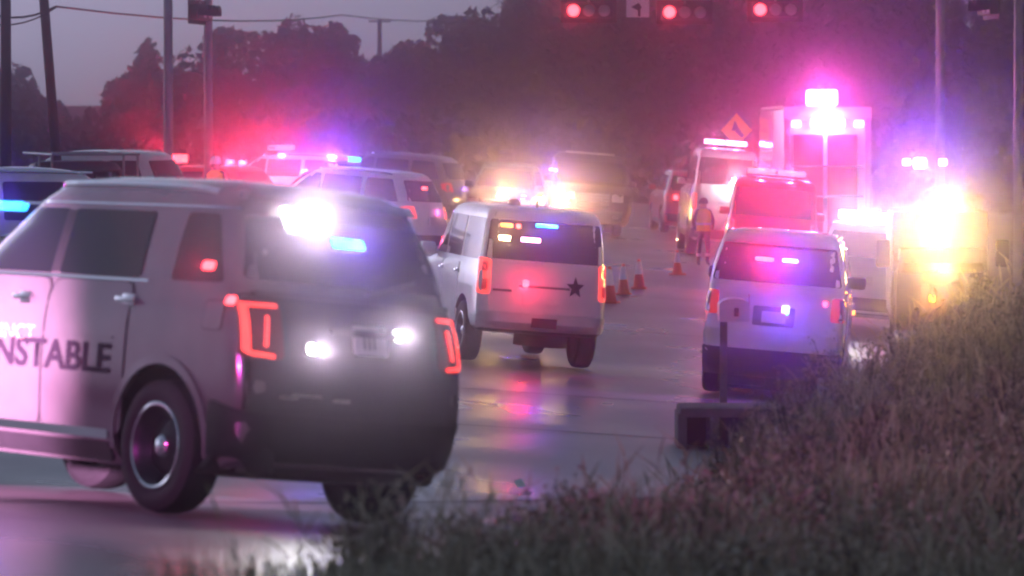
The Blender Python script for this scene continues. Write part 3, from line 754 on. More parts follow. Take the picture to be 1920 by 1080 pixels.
c = Car('police_suv', SUV, M['white'], 'white wagon with dark windows parked beyond the lettered wagon, left of the hi-vis worker', 'police car', None, sz=1.14)
c.place((-2.2, .3), 312, 86, 70); std_suv(c)
for q in (-.25, .25): 
    l = MB().tube((-.9 + q, 0, 1.98), (-.9 + q, 0, 2.06), .05).build('beacon', E['p'], c.root)

c = Car('fire_car', SUV, M['red'], 'red fire wagon under a glaring red roof lamp by the grey poles', 'fire vehicle', None, sz=.82)
c.place((.2, .35), 318, 106, 62); std_suv(c); o = c.bar(.2, 1.6, 'r', .7, 0, face=-1, h=.2); lamp(o, (.2, .5, 1.73), 'r', 1700, .1)

c = Car('police_suv', SUV, M['white'], 'white wagon with roof rack and curved hood at the road edge behind the lettered wagon', 'police car', None, sz=1.13)
c.place((.35, .3), 150, 60, -70); std_suv(c, rails=True); 
b = MB()
for y in (-.5, .5): b.tube((-1.6, y, 2.1), (.3, y, 2.1), .018)
for x in (-1.5, -.9, -.3, .2): b.tube((x, -.5, 2.1), (x, .5, 2.1), .014); b.tube((x, -.5, 1.92), (x, -.5, 2.1), .014); b.tube((x, .5, 1.92), (x, .5, 2.1), .014)
b.build('roof_rack', M['chrome'], c.root)

c = Car('pickup_truck', PICK, M['dark'], 'dark pickup with ladder rack over its bed behind the curved hood wagon', 'truck', None, wb=3.0, track=1.6, tr=.42)
c.place((0, 0), 135, 76, 16); std_boxy(c, pick=True)
b = MB()
for y in (-.75, .75): b.tube((-2.4, y, 2.25), (.6, y, 2.25), .025)
for x in (-2.3, -1.0, .4): b.tube((x, -.75, 2.25), (x, .75, 2.25), .02)
for x in (-2.3, -1.0):
    for y in (-.75, .75): b.tube((x, y, 1.2), (x, y, 2.25), .022)
b.build('ladder_rack', M['galv'], c.root)

# unseen cruiser, added with bar and spot to light the near wagon's doors
c = Car('police_suv', SUV, M['white'], 'white police wagon with red and blue roof bar standing unseen left of the camera', 'police car', None)
c.place((0, 0), 960 + F * (-6.6 / 19.0), 19.0, -12); std_suv(c); o = c.bar(-.2, 1.98, 'rpbp', 1.2, 900, face=1)
D = c.M.inverted() @ (EX.M @ Vector((.5, .86, .80)))
lamp(o, (2.6, .3, .8), (1, .42, .85), 75000, .12, spot=25, blend=1, aim=D - Vector((2.6, .3, .8)))  # added pink spot ahead of the nose, brightens the lower doors; no lamp there

# box bodied trucks
def truck(name, label, px, v, yaw, w, h, l, paint, cabfront, cat='truck'):
    u = (px - 960) / F * v; r = tag(empty(name, (u, v, rz(u, v) + .014)), label, cat)
    fw = Vector((-math.sin(R_(yaw)), math.cos(R_(yaw)), 0)); lf = Vector((-fw.y, fw.x, 0))
    r.rotation_euler = (0, 0, R_(yaw) + math.pi / 2)
    bz = .75
    MB().box((-.6, 0, bz + (h - bz) / 2), (l - 1.8, w, h - bz), .06).build('box_body', paint, r)
    MB().box((0, 0, .62), (l - .2, w * .7, .26), .03).build('chassis', M['plastic'], r)
    cb = MB(); x0, x1 = l / 2 - 1.75, l / 2
    hh = h * .78
    cb.add([(x, y * w * q / 2, z) for x, z, q in ((x0, .6, .96), (x1, .6, .96), (x1, 1.5, .95), (x1 - .25, hh, .86), (x0, hh, .88)) for y in (-1, 1)],
           [(0, 2, 4, 6, 8), (1, 9, 7, 5, 3), (0, 1, 3, 2), (2, 3, 5, 4), (4, 5, 7, 6), (6, 7, 9, 8), (0, 8, 9, 1)])
    cb.build('cab', paint, r)
    MB().add([(x1 + .01, -w * .42, 1.58), (x1 + .01, w * .42, 1.58), (x1 - .21, w * .39, hh - .12), (x1 - .21, -w * .39, hh - .12)], [(0, 1, 2, 3)]).build('windshield', M['glass'], r)
    for sy in (1, -1):
        MB().add([(x0 + .3, sy * w * .4785, 1.58), (x1 - .3, sy * w * .4785, 1.58), (x1 - .45, sy * w * .4335, hh - .14), (x0 + .3, sy * w * .4365, hh - .14)], [(0, 1, 2, 3)]).build('side_window', M['glass'], r)
        MB().box((x1 - .4, sy * (w / 2 + .16), 1.85), (.12, .2, .4), .04).build('side_mirror', M['plastic'], r)
        for i in range(4):
            xx = -l / 2 + .55 + i * (l - 2.2) / 4; MB().box((xx + .1, sy * (w / 2 + .006), bz + .75), ((l - 2.2) / 4 - .1, .03, 1.2), .012).build('locker_door', M['galv'], r)
        for x in (-l / 2 + 1.3, l / 2 - 1.0):
            wl = MB().lathe([(-.13, .3), (-.14, .42), (-.1, .5), (.1, .5), (.14, .42), (.13, .3)], 'y', n=32, closed=True).build('wheel', M['rubber'], r); wl.location = (x, sy * (w / 2 - .16), .5)
            MB().lathe([(sy * .05, .001), (sy * .08, .1), (sy * .06, .2), (sy * .12, .31)], 'y', n=28).build('rim', M['galv'], wl)
        MB().box((-l / 2 - .31 + .6, sy * (w / 2 - .12), 1.2), (.04, .14, .36), .01).build('tail_light', M['lensr'], r)
    MB().box((x1 + .06, 0, .62), (.22, w, .3), .05).build('front_bumper', M['chrome'], r)
    MB().box((x1 + .012, 0, 1.15), (.04, w * .45, .55), .01).build('grille', M['plastic'], r)
    MB().box((-l / 2 + .2, 0, .5), (.3, w, .18), .03).build('rear_step', M['galv'], r)
    return r
r = truck('fire_engine', 'tall pink lit fire engine towering over the red wagon with lamps along its roof', 1520, 104, 2, 2.05, 3.95, 8.0, M['white'], False, 'fire truck')
xb = -4.0 + .29
MB().box((xb, 0, 3.82), (.12, 2.09, .36), .04).build('roof_band', M['white'], r)
for sy in (1, -1):
    MB().box((xb - .02, sy * .96, 2.3), (.08, .14, 2.9), .02).build('corner_post', M['galv'], r)
    MB().box((xb - .05, sy * .74, 3.6), (.08, .2, .14), .02).build('rear_lamp', E['p'], r)
MB().box((xb - .01, .45, 2.2), (.05, .7, 2.3), .02).build('rear_door', M['red'], r)
MB().box((xb - .01, -.35, 2.2), (.05, .7, 2.3), .02).build('rear_door', M['red'], r)
for z in (1.9, 2.6): MB().box((xb - .06, .0, z), (.05, 1.7, .05), .01).build('grab_rail', M['chrome'], r)
b = MB()
for y in (.5, 1.0): b.tube((-3.5, y, 4.0), (2.0, y, 4.02), .035)
for i in range(14): b.tube((-3.4 + i * .4, .5, 4.0), (-3.4 + i * .4, 1.0, 4.0), .02)
b.build('roof_ladder', M['galv'], r)
t = MB().box((-3.2, .08, 4.22), (.4, .72, .38), .06).build('roof_lamp', E['p'], r); lamp(t, (-3.55, .08, 4.25), 'p', 950, .15)
t = MB().box((xb - .1, .0, 3.62), (.08, .8, .2), .04).build('rear_lamp', E['p'], r); lamp(t, (xb - .35, 0, 3.6), 'p', 950, .12)

r = truck('rescue_truck', 'box bodied rescue truck facing the camera verge with glaring yellow lamps and blue roof beacon', 1758, 64, 176, 1.4, 2.45, 5.6, M['dark'], True, 'truck')
x1 = 2.8
def rl(px, py, v): return r.matrix_world.inverted() @ at(px, py, v)
bpy.context.view_layer.update()
vf = 64 - 2.86
for (px, py, sz, k, pw) in ((1752, 438, .22, 'y', 1500), (1787, 385, .14, 'y', 620), (1768, 505, .1, 'y', 420)):
    p = rl(px, py, vf); t = MB().box((p.x - .06, p.y, p.z), (.1, sz, sz), .06).build('headlight', E['g'], r); lamp(t, (p.x + .2, p.y, p.z), (1, .74, .17), pw * .85, .14, spot=165, aim=(1, 0, 0))
p = rl(1748, 560, vf); t = MB().box((p.x - .02, p.y, p.z), (.1, .1, .12), .03).build('fog_light', E['a'], r); lamp(t, (p.x + .15, p.y, p.z), 'a', 60, .05)
p = rl(1725, 306, vf + .6); t = MB().box((p.x - .06, p.y, p.z), (.16, .2, .17), .05).build('beacon', E['b'], r); lamp(t, (p.x + .2, p.y, p.z), 'b', 1300, .07, spot=165, aim=(1, 0, 0))
for px in (1700, 1768): p = rl(px, 304, vf + .6); MB().box((p.x - .06, p.y, p.z), (.12, .12, .1), .03).build('beacon', E['p'], r)

# police wagon under red light at the far left
c = Car('police_suv', SUV, M['white'], 'white wagon under a long red roof bar beyond the hi-vis worker', 'police car', None, sz=.94)
c.place((0, 0), 520, 113, 68); std_suv(c); c.bar(-.1, 1.84, 'rrr', 1.2, 0, face=-1)
bpy.context.view_layer.update()
for (px, py, k, pw) in ((432, 304, 'r', 600), (456, 305, 'r', 600), (530, 292, 'r', 1500)):
    p = c.M.inverted() @ at(px, py, 113 - 1.6); t = MB().box((p.x, p.y, p.z), (.22, .08, .12), .03).build('warning_light', E[k], c.root); lamp(t, (p.x, p.y + .15, p.z), k, pw, .08)
# ------------------------------------------------------------------ traffic signals, poles, wires, signs
def signal(px, py, v, lit, label, yaw=0, group=None):
    p = at(px, py, v); r = tag(empty('traffic_signal', p, yaw), label, 'traffic light', group)
    MB().box((.36, .02, 0), (1.08, .2, .36), .03).build('housing', M['plastic'], r)
    MB().box((.36, .11, 0), (1.3, .02, .56), .008).build('backplate', M['black'], r)
    for i in range(3):
        x = i * .36; on = lit and i == 0
        l = MB().lathe([(-.11, .001), (-.105, .08), (-.085, .14)], 'y', (x, 0, 0), 20).build('lens', E['r'] if on else M[('lensro', 'lensc', 'lensc')[i] if i else 'plastic'], r)
        v_ = []; fc = []; n = 14
        for k in range(n + 1):
            t = math.radians(-30 + 240 * k / n)
            for y in (-.08, -.30): v_.append((x + .16 * math.cos(t), y, .16 * math.sin(t)))
            if k: fc.append((2 * k - 2, 2 * k - 1, 2 * k + 1, 2 * k))
        pyd('visor', v_, fc, M['plastic'], r, 40)
        if on: lamp(l, (x, -.36, -.02), 'r', 60, .08)
    MB().tube((.36, .05, .1), (.36, .05, 1.0), .03).build('bracket', M['galv'], r)
    return r
signal(1075, 20, 100, True, 'lit red traffic signal beside the white arrow sign, at the end of the arm')
signal(1255, 23, 100, True, 'lit red traffic signal between the arrow sign and the outer signal')
signal(1425, 18, 100, True, 'lit red traffic signal nearest the mast pole on the arm')
signal(369, 22, 98, False, 'unlit reddish signal head facing sideways on the left grey poles', R_(75))
signal(1842, 14, 98, False, 'unlit pale signal head facing sideways by the far right pole', R_(-80))
def pole(px, v, top, r0, r1, m, label, name='utility_pole', lean=0, cat='pole', base=None):
    u = (px - 960) / F * v; z = gz(u, v) if base is None else base
    o = tag(empty(name, (u, v, z)), label, cat)
    MB().tube((0, 0, -.1), (lean, 0, top - z), r0, r1, 14).build('shaft', m, o)
    return o
zt = at(960, -14, 100).z + .1
p = pole(1762, 102, zt + .5, .13, .1, M['galv'], 'grey mast pole carrying the signal arm on the right verge', 'signal_mast')
ux = (1762 - 960) / F * 102
b = MB(); b.tube((0, 0, zt + .12 - p.location.z), (-10.2, -2, zt + .35 - p.location.z), .1, .06, 12); b.build('mast_arm', M['galv'], p)
MB().lathe([(0, .26), (.04, .26), (.05, .14), (.3, .13)], 'z', n=16).build('base_plate', M['galv'], p)
p = pole(1908, 96, 11, .1, .09, M['galv'], 'thin grey pole at the right end beside the pale signal head', 'street_pole')
p = pole(316, 99, 12.5, .115, .10, M['galv'], 'grey steel signal pole rising behind the red roof lamp', 'signal_mast')
MB().lathe([(0, .26), (.04, .26), (.05, .14), (.3, .13)], 'z', n=16).build('base_plate', M['galv'], p)
p = pole(391, 99, 12.5, .105, .095, M['galv'], 'grey steel pole holding the sideways signal head', 'signal_mast')
MB().tube((0, 0, at(391, 22, 99).z - p.location.z), (-.35, -.6, at(391, 22, 99).z - p.location.z), .03).build('signal_bracket', M['galv'], p)
p = pole(122, 84, 11.5, .105, .085, M['poled'], 'dark leaning wooden utility pole by the pickup', lean=-.85)
MB().box((-.85, 0, 10.2), (2.0, .12, .12), .02).build('crossarm', M['poled'], p)
p = pole(12, 80, 11.5, .11, .09, M['poled'], 'dark utility pole at the far left of the road')
MB().box((0, 0, 10.0), (2.0, .12, .12), .02).build('crossarm', M['poled'], p)
p = pole(712, 230, at(712, 36, 230).z, .14, .12, M['poled'], 'distant utility pole tip poking above the trees')
MB().box((0, 0, at(712, 40, 230).z - p.location.z), (1.2, .1, .1), .02).build('crossarm', M['poled'], p)
def wire(pts, label, r=.02):
    b = MB()
    for a, q in zip(pts[:-1], pts[1:]):
        prev = a
        for i in range(1, 9):
            t = i / 8; x = a.lerp(q, t); x.z -= .25 * 4 * t * (1 - t); b.tube(prev, x, r, n=5, cap=False); prev = x
    o = b.build('power_line', M['black'], None); return tag(o, label, 'wire')
wire([at(-60, 6, 84), at(105, 12, 84), at(640, 28, 150), at(930, 30, 230)], 'long sagging power line from the leaning pole to the trees', .022)
wire([at(-60, 30, 82), at(105, 14, 84)], 'short power line between the two dark utility poles', .016)
# diamond warning sign and white arrow sign
def sign_diamond(px, py, v, w):
    p = at(px, py, v); g0 = gz(p.x, p.y); o = tag(empty('warning_sign', (p.x, p.y, g0)), 'amber diamond warning sign with black arrow above the tall rescue truck', 'sign')
    h = p.z - g0; d = w * .707
    def dia(k, y): return [(0, y, h - d * k * 1.1), (d * k, y, h), (0, y, h + d * k * 1.1), (-d * k, y, h)]
    MB().add(dia(1, 0) + dia(1, .02), [(0, 1, 2, 3), (7, 6, 5, 4), (0, 4, 5, 1), (1, 5, 6, 2), (2, 6, 7, 3), (3, 7, 4, 0)]).build('panel', M['amber'], o, None)
    b = MB(); q = d
    b.add([(x * q, -.012, h + z * q) for x, z in ((-.1, -.1), (.35, -.5), (.5, -.35), (.12, .12))], [(0, 1, 2, 3)])
    b.add([(x * q, -.014, h + z * q) for x, z in ((-.32, -.05), (.2, -.0), (-.12, .62))], [(0, 1, 2)])
    b.build('arrow', M['black'], o, None)
    MB().tube((0, .05, 0), (0, .05, h + .1), .04).build('post', M['galv'], o)
sign_diamond(1381, 244, 113, .58)
p = at(1196, 10, 100); o = tag(empty('lane_sign', p), 'white square sign with black arrow hung between the red signals', 'sign')
MB().box((0, 0, .05), (.54, .02, .66), .008).build('panel', M['signw'], o)
b = MB(); b.add([(x, -.014, z) for x, z in ((.0, -.26), (.06, -.26), (.06, -.1), (0, -.1))], [(0, 1, 2, 3)])
b.add([(x, -.014, z) for x, z in ((-.16, -.04), (.02, -.13), (.09, -.05), (.02, .06))], [(0, 1, 2, 3)]); b.build('arrow', M['black'], o, None)
MB().tube((0, .03, .3), (0, .03, 1.0), .025).build('bracket', M['galv'], o)

# ------------------------------------------------------------------ cones, mailbox, post, inlet, litter
def cone(u, v, h, lab, tilt=0):
    r = tag(empty('traffic_cone', (u, v, rz(u, v) + .012)), lab, 'traffic cone', 'cones across the lane')
    r.rotation_euler = (tilt, 0, random.random() * 6)
    MB().box((0, 0, .02), (h * .52, h * .52, .04), .012).build('base', M['cone'], r)
    k = h - .04; R0, R1 = h * .2, h * .05
    rr = lambda t: R0 + (R1 - R0) * t
    MB().lathe([(.04, rr(0)), (.04 + k, rr(1)), (.045 + k, R1 * .6)], 'z', n=24).build('cone_body', M['cone'], r)
    MB().lathe([(.04 + k * .46, rr(.46) + .004), (.04 + k * .93, rr(.93) + .004)], 'z', n=24).build('reflective_band', M['band'], r)
    return r
for (px, py, h, lab) in ((1143, 570, .68, 'orange traffic cone closest to the boxy white wagon'), (1169, 553, .6, 'orange traffic cone second from the boxy wagon'),
                         (1198, 543, .6, 'orange traffic cone with bright white collar, third from the boxy wagon'), (1270, 516, .55, 'orange traffic cone standing alone by the red wagon'),
                         (1117, 446, .60, 'orange traffic cone under the bumper of the pale pickup')):
    u, v = rpt(px, py); cone(u, v, h, lab)
# mailbox on a post at the verge
v0 = 44.0; u0 = (1357 - 960) / F * v0; zb = gz(u0, v0)
o = tag(empty('mailbox', (u0, v0, zb)), 'pale mailbox on a wooden post in the weeds behind the right hand wagon', 'mailbox')
ztop = at(1357, 602, v0).z - zb
MB().box((0, 0, ztop / 2 - .1), (.075, .075, ztop + .2), .01).build('post', M['wood'], o)
V = []; n = 9; wv, ln = .155, .45
prof = [(-wv, 0)] + [(-wv * math.cos(math.pi * k / n), .17 + .07 * math.sin(math.pi * k / n)) for k in range(n + 1)] + [(wv, 0)]
for y in (-ln / 2, ln / 2): V += [(x + .1, y, z + ztop) for x, z in prof]
k = len(prof); Fc = [(i, (i + 1) % k, k + (i + 1) % k, k + i) for i in range(k)] + [tuple(range(k))[::-1], tuple(range(k, 2 * k))]
pyd('box', V, Fc, M['cream'], o, 40)
MB().box((.12, -ln / 2 - .012, ztop + .1), (.05, .02, .09), .008).build('latch', M['black'], o)
MB().box((.1 + wv + .01, .05, ztop + .2), (.01, .05, .16), .003).build('flag', M['red'], o)
v1 = 43; u1 = (1539 - 960) / F * v1; zb = gz(u1, v1)
o = tag(empty('delineator_post', (u1, v1, zb)), 'slim white delineator post in the weeds beside the mailbox', 'post')
MB().box((0, 0, .3), (.06, .03, at(1539, 690, v1).z - zb + .1), .01).build('blade', M['band'], o)
MB().box((0, -.018, at(1539, 720, v1).z - zb), (.05, .008, .12), .003).build('reflector', M['lensc'], o)
# concrete drain inlet with three openings
vi = 42.0; zi = at(1400, 842, vi).z; ua = at(1275, 800, vi).x; ub = at(1545, 800, vi).x
o = tag(empty('drain_inlet', ((ua + ub) / 2, vi, zi)), 'low concrete drain inlet with dark openings at the weedy road edge', 'drain inlet')
L = ub - ua
MB().box((0, .45, .36), (L, 1.0, .09), .02).build('top_slab', M['conc'], o)
for q in (-.5, -.27, .12, .5): MB().box((q * L * .97, .4, .12), (.09, .9, .46), .015).build('divider', M['conc'], o)
MB().box((0, .85, .1), (L, .1, .46), .01).build('back_wall', M['arch'], o)
u, v = rpt(970, 920); b = MB(); b.add([(0, 0, .02), (.05, .02, .03), (.03, .09, .09), (-.03, .07, .07)], [(0, 1, 2, 3)]); b.add([(.05, .02, .03), (.08, .06, .015), (.03, .09, .09)], [(0, 1, 2)])
o = b.build('litter_scrap', M['litter'], None, None); o.location = (u, v, rz(u, v) + .004); tag(o, 'small white paper scrap lying on the wet pavement', 'litter')

# ------------------------------------------------------------------ people
def person(px, v, yaw, h, lab, top, vest, cap, feet=None):
    u = (px - 960) / F * v; r = tag(empty('person', (u, v, rz(u, v) + .015), yaw), lab, 'person'); k = h / 1.78
    J = {'pel': (0, 0, .95), 'bel': (0, .01, 1.1), 'che': (0, 0, 1.3), 'nk': (0, 0, 1.5), 'hd': (0, -.02, 1.58), 'ht': (0, -.02, 1.72),
         'sl': (.17, 0, 1.42), 'el': (.25, -.02, 1.15), 'wl': (.2, -.18, .98), 'fl': (.19, -.24, .92), 'sr': (-.17, 0, 1.42), 'er': (-.27, .02, 1.15), 'wr': (-.24, -.08, .92), 'fr': (-.235, -.11, .84),
         'hl': (.095, 0, .9), 'kl': (.11, -.03, .5), 'al': (.11, .02, .09), 'tl': (.12, -.15, .04), 'hr': (-.095, 0, .9), 'kr': (-.12, -.03, .5), 'ar': (-.14, .03, .09), 'tr': (-.15, -.14, .04)}
    ed = [('pel', 'bel'), ('bel', 'che'), ('che', 'nk'), ('nk', 'hd'), ('hd', 'ht'), ('che', 'sl'), ('sl', 'el'), ('el', 'wl'), ('wl', 'fl'), ('che', 'sr'), ('sr', 'er'), ('er', 'wr'), ('wr', 'fr'),
          ('pel', 'hl'), ('hl', 'kl'), ('kl', 'al'), ('al', 'tl'), ('pel', 'hr'), ('hr', 'kr'), ('kr', 'ar'), ('ar', 'tr')]
    ra = {'pel': (.15, .12), 'bel': (.15, .12), 'che': (.18, .13), 'nk': (.065, .065), 'hd': (.09, .1), 'ht': (.075, .09), 'sl': (.075, .08), 'sr': (.075, .08), 'el': (.055, .055), 'er': (.055, .055),
          'wl': (.038, .038), 'wr': (.038, .038), 'fl': (.045, .03), 'fr': (.045, .03), 'hl': (.1, .1), 'hr': (.1, .1), 'kl': (.07, .07), 'kr': (.07, .07), 'al': (.05, .05), 'ar': (.05, .05), 'tl': (.045, .04), 'tr': (.045, .04)}
    ks = list(J); me = bpy.data.meshes.new('body')
    me.from_pydata([tuple(c * k for c in J[q]) for q in ks], [(ks.index(a), ks.index(b_)) for a, b_ in ed], []); me.update()
    o = link('body', me, [M['cloth'], M['skin']], r); md = o.modifiers.new('skin', 'SKIN'); md.use_smooth_shade = True
    for i, q in enumerate(ks):
        sv = me.skin_vertices[0].data[i]; sv.radius = (ra[q][0] * k, ra[q][1] * k); sv.use_root = (q == 'pel')
    o.modifiers.new('sub', 'SUBSURF').levels = 1
    dg = bpy.context.evaluated_depsgraph_get(); dg.update(); nm = bpy.data.meshes.new_from_object(o.evaluated_get(dg), depsgraph=dg)
    o.modifiers.clear(); o.data = nm; nm.materials.clear(); nm.materials.append(M['cloth']); nm.materials.append(M['skin'])
    for f in nm.polygons: f.use_smooth = True; f.material_index = 1 if f.center.z > 1.5 * k or (f.center.z < .95 * k and abs(f.center.x) > .17 * k and f.center.z > .8 * k) else 0
    def shell(name, rows, m):
        v, fc, n = [], [], 20
        for z, a, b_ in rows:
            for i in range(n): t = 2 * math.pi * i / n; v.append((a * k * math.cos(t), b_ * k * math.sin(t), z * k))
        for j in range(len(rows) - 1):
            for i in range(n): fc.append((j * n + i, j * n + (i + 1) % n, (j + 1) * n + (i + 1) % n, (j + 1) * n + i))
        return pyd(name, v, fc, m, r, 50)
    if vest:
        shell('vest', [(.92, .19, .15), (1.1, .185, .15), (1.3, .21, .16), (1.44, .2, .14), (1.52, .1, .09)], M['vest'])
        shell('vest_stripe', [(1.08, .192, .157), (1.14, .195, .159)], M['band'])
        if feet: 
            for s_ in (-1, 1):
                q = shell('leg_stripe', [(.25, .075, .075), (.33, .078, .078)], M['band']); q.location = (s_ * .12 * k, 0, 0)
    shell('helmet' if cap else 'hair', [(1.64, .125, .135), (1.72, .118, .128), (1.79, .08, .09), (1.815, .01, .01)], M['band'] if cap else M['black'])
    return r
person(405, 95, R_(-20), 1.92, 'worker in yellow hi-vis vest and pale cap standing among the far vehicles', True, True, True)
person(1319, 103, R_(10), 1.62, 'responder in reflective vest standing at the corner of the red wagon', True, True, False, True)

# ------------------------------------------------------------------ house
p = at(140, 250, 262); o = tag(empty('house', (p.x, p.y, gz(p.x, p.y))), 'small pale pink house between the trees far behind the poles', 'house')
zz = at(140, 226, 262).z - o.location.z
MB().box((0, 0, zz / 2), (3.6, 4, zz)).build('wall', M['wall'], o)
MB().add([(-2, -2.3, zz), (2, -2.3, zz), (2, 2.3, zz), (-2, 2.3, zz), (-2, 0, zz + .9), (2, 0, zz + .9)], [(0, 1, 5, 4), (2, 3, 4, 5), (0, 4, 3), (1, 2, 5), (0, 3, 2, 1)]).build('roof', M['roofm'], o)
for x in (-.75, .35):
    w_ = MB().box((x, -2.01, zz - .55), (.8, .08, .7), .01).build('window', M['signw'], o); MB().box((x, -2.06, zz - .55), (.66, .02, .56)).build('pane', M['glass'], w_)

# ------------------------------------------------------------------ trees
def leafmat(name, a, b_):
    m = bpy.data.materials.new(name); m.use_nodes = True; n = m.node_tree; b = n.nodes['Principled BSDF']; b.inputs['Roughness'].default_value = .75
    g_ = n.nodes.new('ShaderNodeNewGeometry'); r = n.nodes.new('ShaderNodeValToRGB')
    r.color_ramp.elements[0].color = (*a, 1); r.color_ramp.elements[1].color = (*b_, 1)
    n.links.new(g_.outputs['Random Per Island'], r.inputs[0]); n.links.new(r.outputs[0], b.inputs['Base Color'])
    return m
LEAF = leafmat('leaves', (.014, .02, .012), (.035, .045, .026))
def quads(P, N, S, asp=.6):
    """leaf cards: centres P, normals N, sizes S"""
    n = len(P); A = np.cross(N, rng.normal(size=(n, 3))); A /= np.linalg.norm(A, axis=1)[:, None] + 1e-9; B = np.cross(N, A)
    A = A * S[:, None]; B = B * S[:, None] * asp
    v = np.stack([P - A, P - A * .2 + B, P + A, P - A * .2 - B], 1).reshape(-1, 3)
    return v, np.arange(4 * n).reshape(-1, 4)
def tree(px, v, ytop, wpx, label, lobes=9, nleaf=7000, low=.25, group=None, seed=0):
    rs = np.random.default_rng(seed + 11); u = (px - 960) / F * v; g0 = gz(u, v); H = at(px, ytop, v).z - g0; rw = wpx / 2 * v / F
    o = tag(empty('tree', (u, v, g0)), label, 'tree', group)
    b = MB(); zc = H * .42; b.tube((0, 0, -.2), (.1, 0, zc), .03 * H + .06, .018 * H + .03, 9)
    C = []
    for i in range(lobes):
        t = 2 * math.pi * i / lobes + rs.random(); rr = rw * (.25 + .5 * rs.random()); z = H * (low + .18 + (.66 - low) * rs.random())
        C.append((rr * math.cos(t), rr * math.sin(t), z, rw * (.34 + .2 * rs.random()), H * (.13 + .08 * rs.random())))
    C.append((0, 0, H * .82, rw * .45, H * .18))
    C.append((rw * .2 * rs.normal(), 0, H * .6, rw * .62, H * .25))
    for c_ in C[:-1]: b.tube((.05, 0, zc * (.6 + .4 * rs.random())), (c_[0] * .8, c_[1] * .8, c_[2]), .012 * H, .004 * H, 6)
    b.build('trunk', M['bark'], o)
    C = np.array(C); k = rs.choice(len(C), nleaf, p=(C[:, 3] ** 2) / (C[:, 3] ** 2).sum())
    d = rs.normal(size=(nleaf, 3)); d /= np.linalg.norm(d, axis=1)[:, None]
    rad = (.55 + .5 * rs.random(nleaf) ** .6); cl = rs.normal(size=(260, 3)) * .0
    P = C[k, :3] + d * rad[:, None] * np.stack([C[k, 3], C[k, 3], C[k, 4]], 1)
    P += np.sin(P * np.array([2.1, 1.7, 2.4]) + seed) * .22
    N = d + rs.normal(size=d.shape) * .7; N /= np.linalg.norm(N, axis=1)[:, None]
    q, f_ = quads(P, N, .16 + .2 * rs.random(nleaf))
    npmesh('crown', q, f_, LEAF, o, False)
    return o
G = 'trees massed behind the intersection'
TL = [(30, 215, 128, 150, 'dark bushy tree behind the two dark utility poles', .1), (95, 232, 185, 90, 'small dark tree beside the pale house', .1), (195, 240, 212, 90, 'low shrubby tree between the pale house and the steel poles', .05),
      (270, 222, 92, 130, 'narrow uneven tree just left of the grey steel poles', .1), (430, 216, 48, 260, 'broad round crowned tree behind the grey steel poles', .08), (560, 212, 28, 210, 'tall domed tree beneath the power line', .08),
      (660, 236, 98, 130, 'shorter tree filling the dip below the distant pole tip', .05), (770, 220, 72, 190, 'sloping tree right of the distant pole tip', .05), (880, 214, 30, 220, 'tall tree left of the signals under the wire end', .05)]
for i, (px, v, yt, w, lab, lo) in enumerate(TL): tree(px, v, yt, w, lab, 9, 5200, lo, None, i)
for i, (px, v, yt, w) in enumerate(((985, 206, -8, 250), (1090, 214, -40, 260), (1200, 200, -60, 260), (1310, 210, -50, 260), (1420, 196, -70, 270), (1540, 205, -60, 280), (1660, 192, -80, 280), (1790, 200, -70, 290), (1910, 190, -80, 280), (1040, 240, -60, 300), (1370, 240, -110, 330), (1700, 240, -120, 330))):
    tree(px, v, yt, w, 'tall dense tree in the dark wood behind the signals and trucks', 11, 6200, .03, G, 30 + i)
# undergrowth that closes the foot of the wood
def scatter_leaf(name, u0, u1, v0, v1, n, h, s0, s1, m, parent=None):
    u = rng.uniform(u0, u1, n); v = rng.uniform(v0, v1, n); z = ground_z(u, v) + h * rng.random(n) ** 1.2 * (.7 + .3 * np.sin(u * .5) * np.cos(v * .3))
    N = rng.normal(size=(n, 3)); N /= np.linalg.norm(N, axis=1)[:, None]
    q, f_ = quads(np.stack([u, v, z], 1), N, rng.uniform(s0, s1, n)); return npmesh(name, q, f_, m, parent, False)
tag(scatter_leaf('undergrowth', -34, 34, 178, 200, 16000, 3.6, .2, .45, LEAF), 'dark shrubby undergrowth along the foot of the wood', 'undergrowth', None, 'stuff')

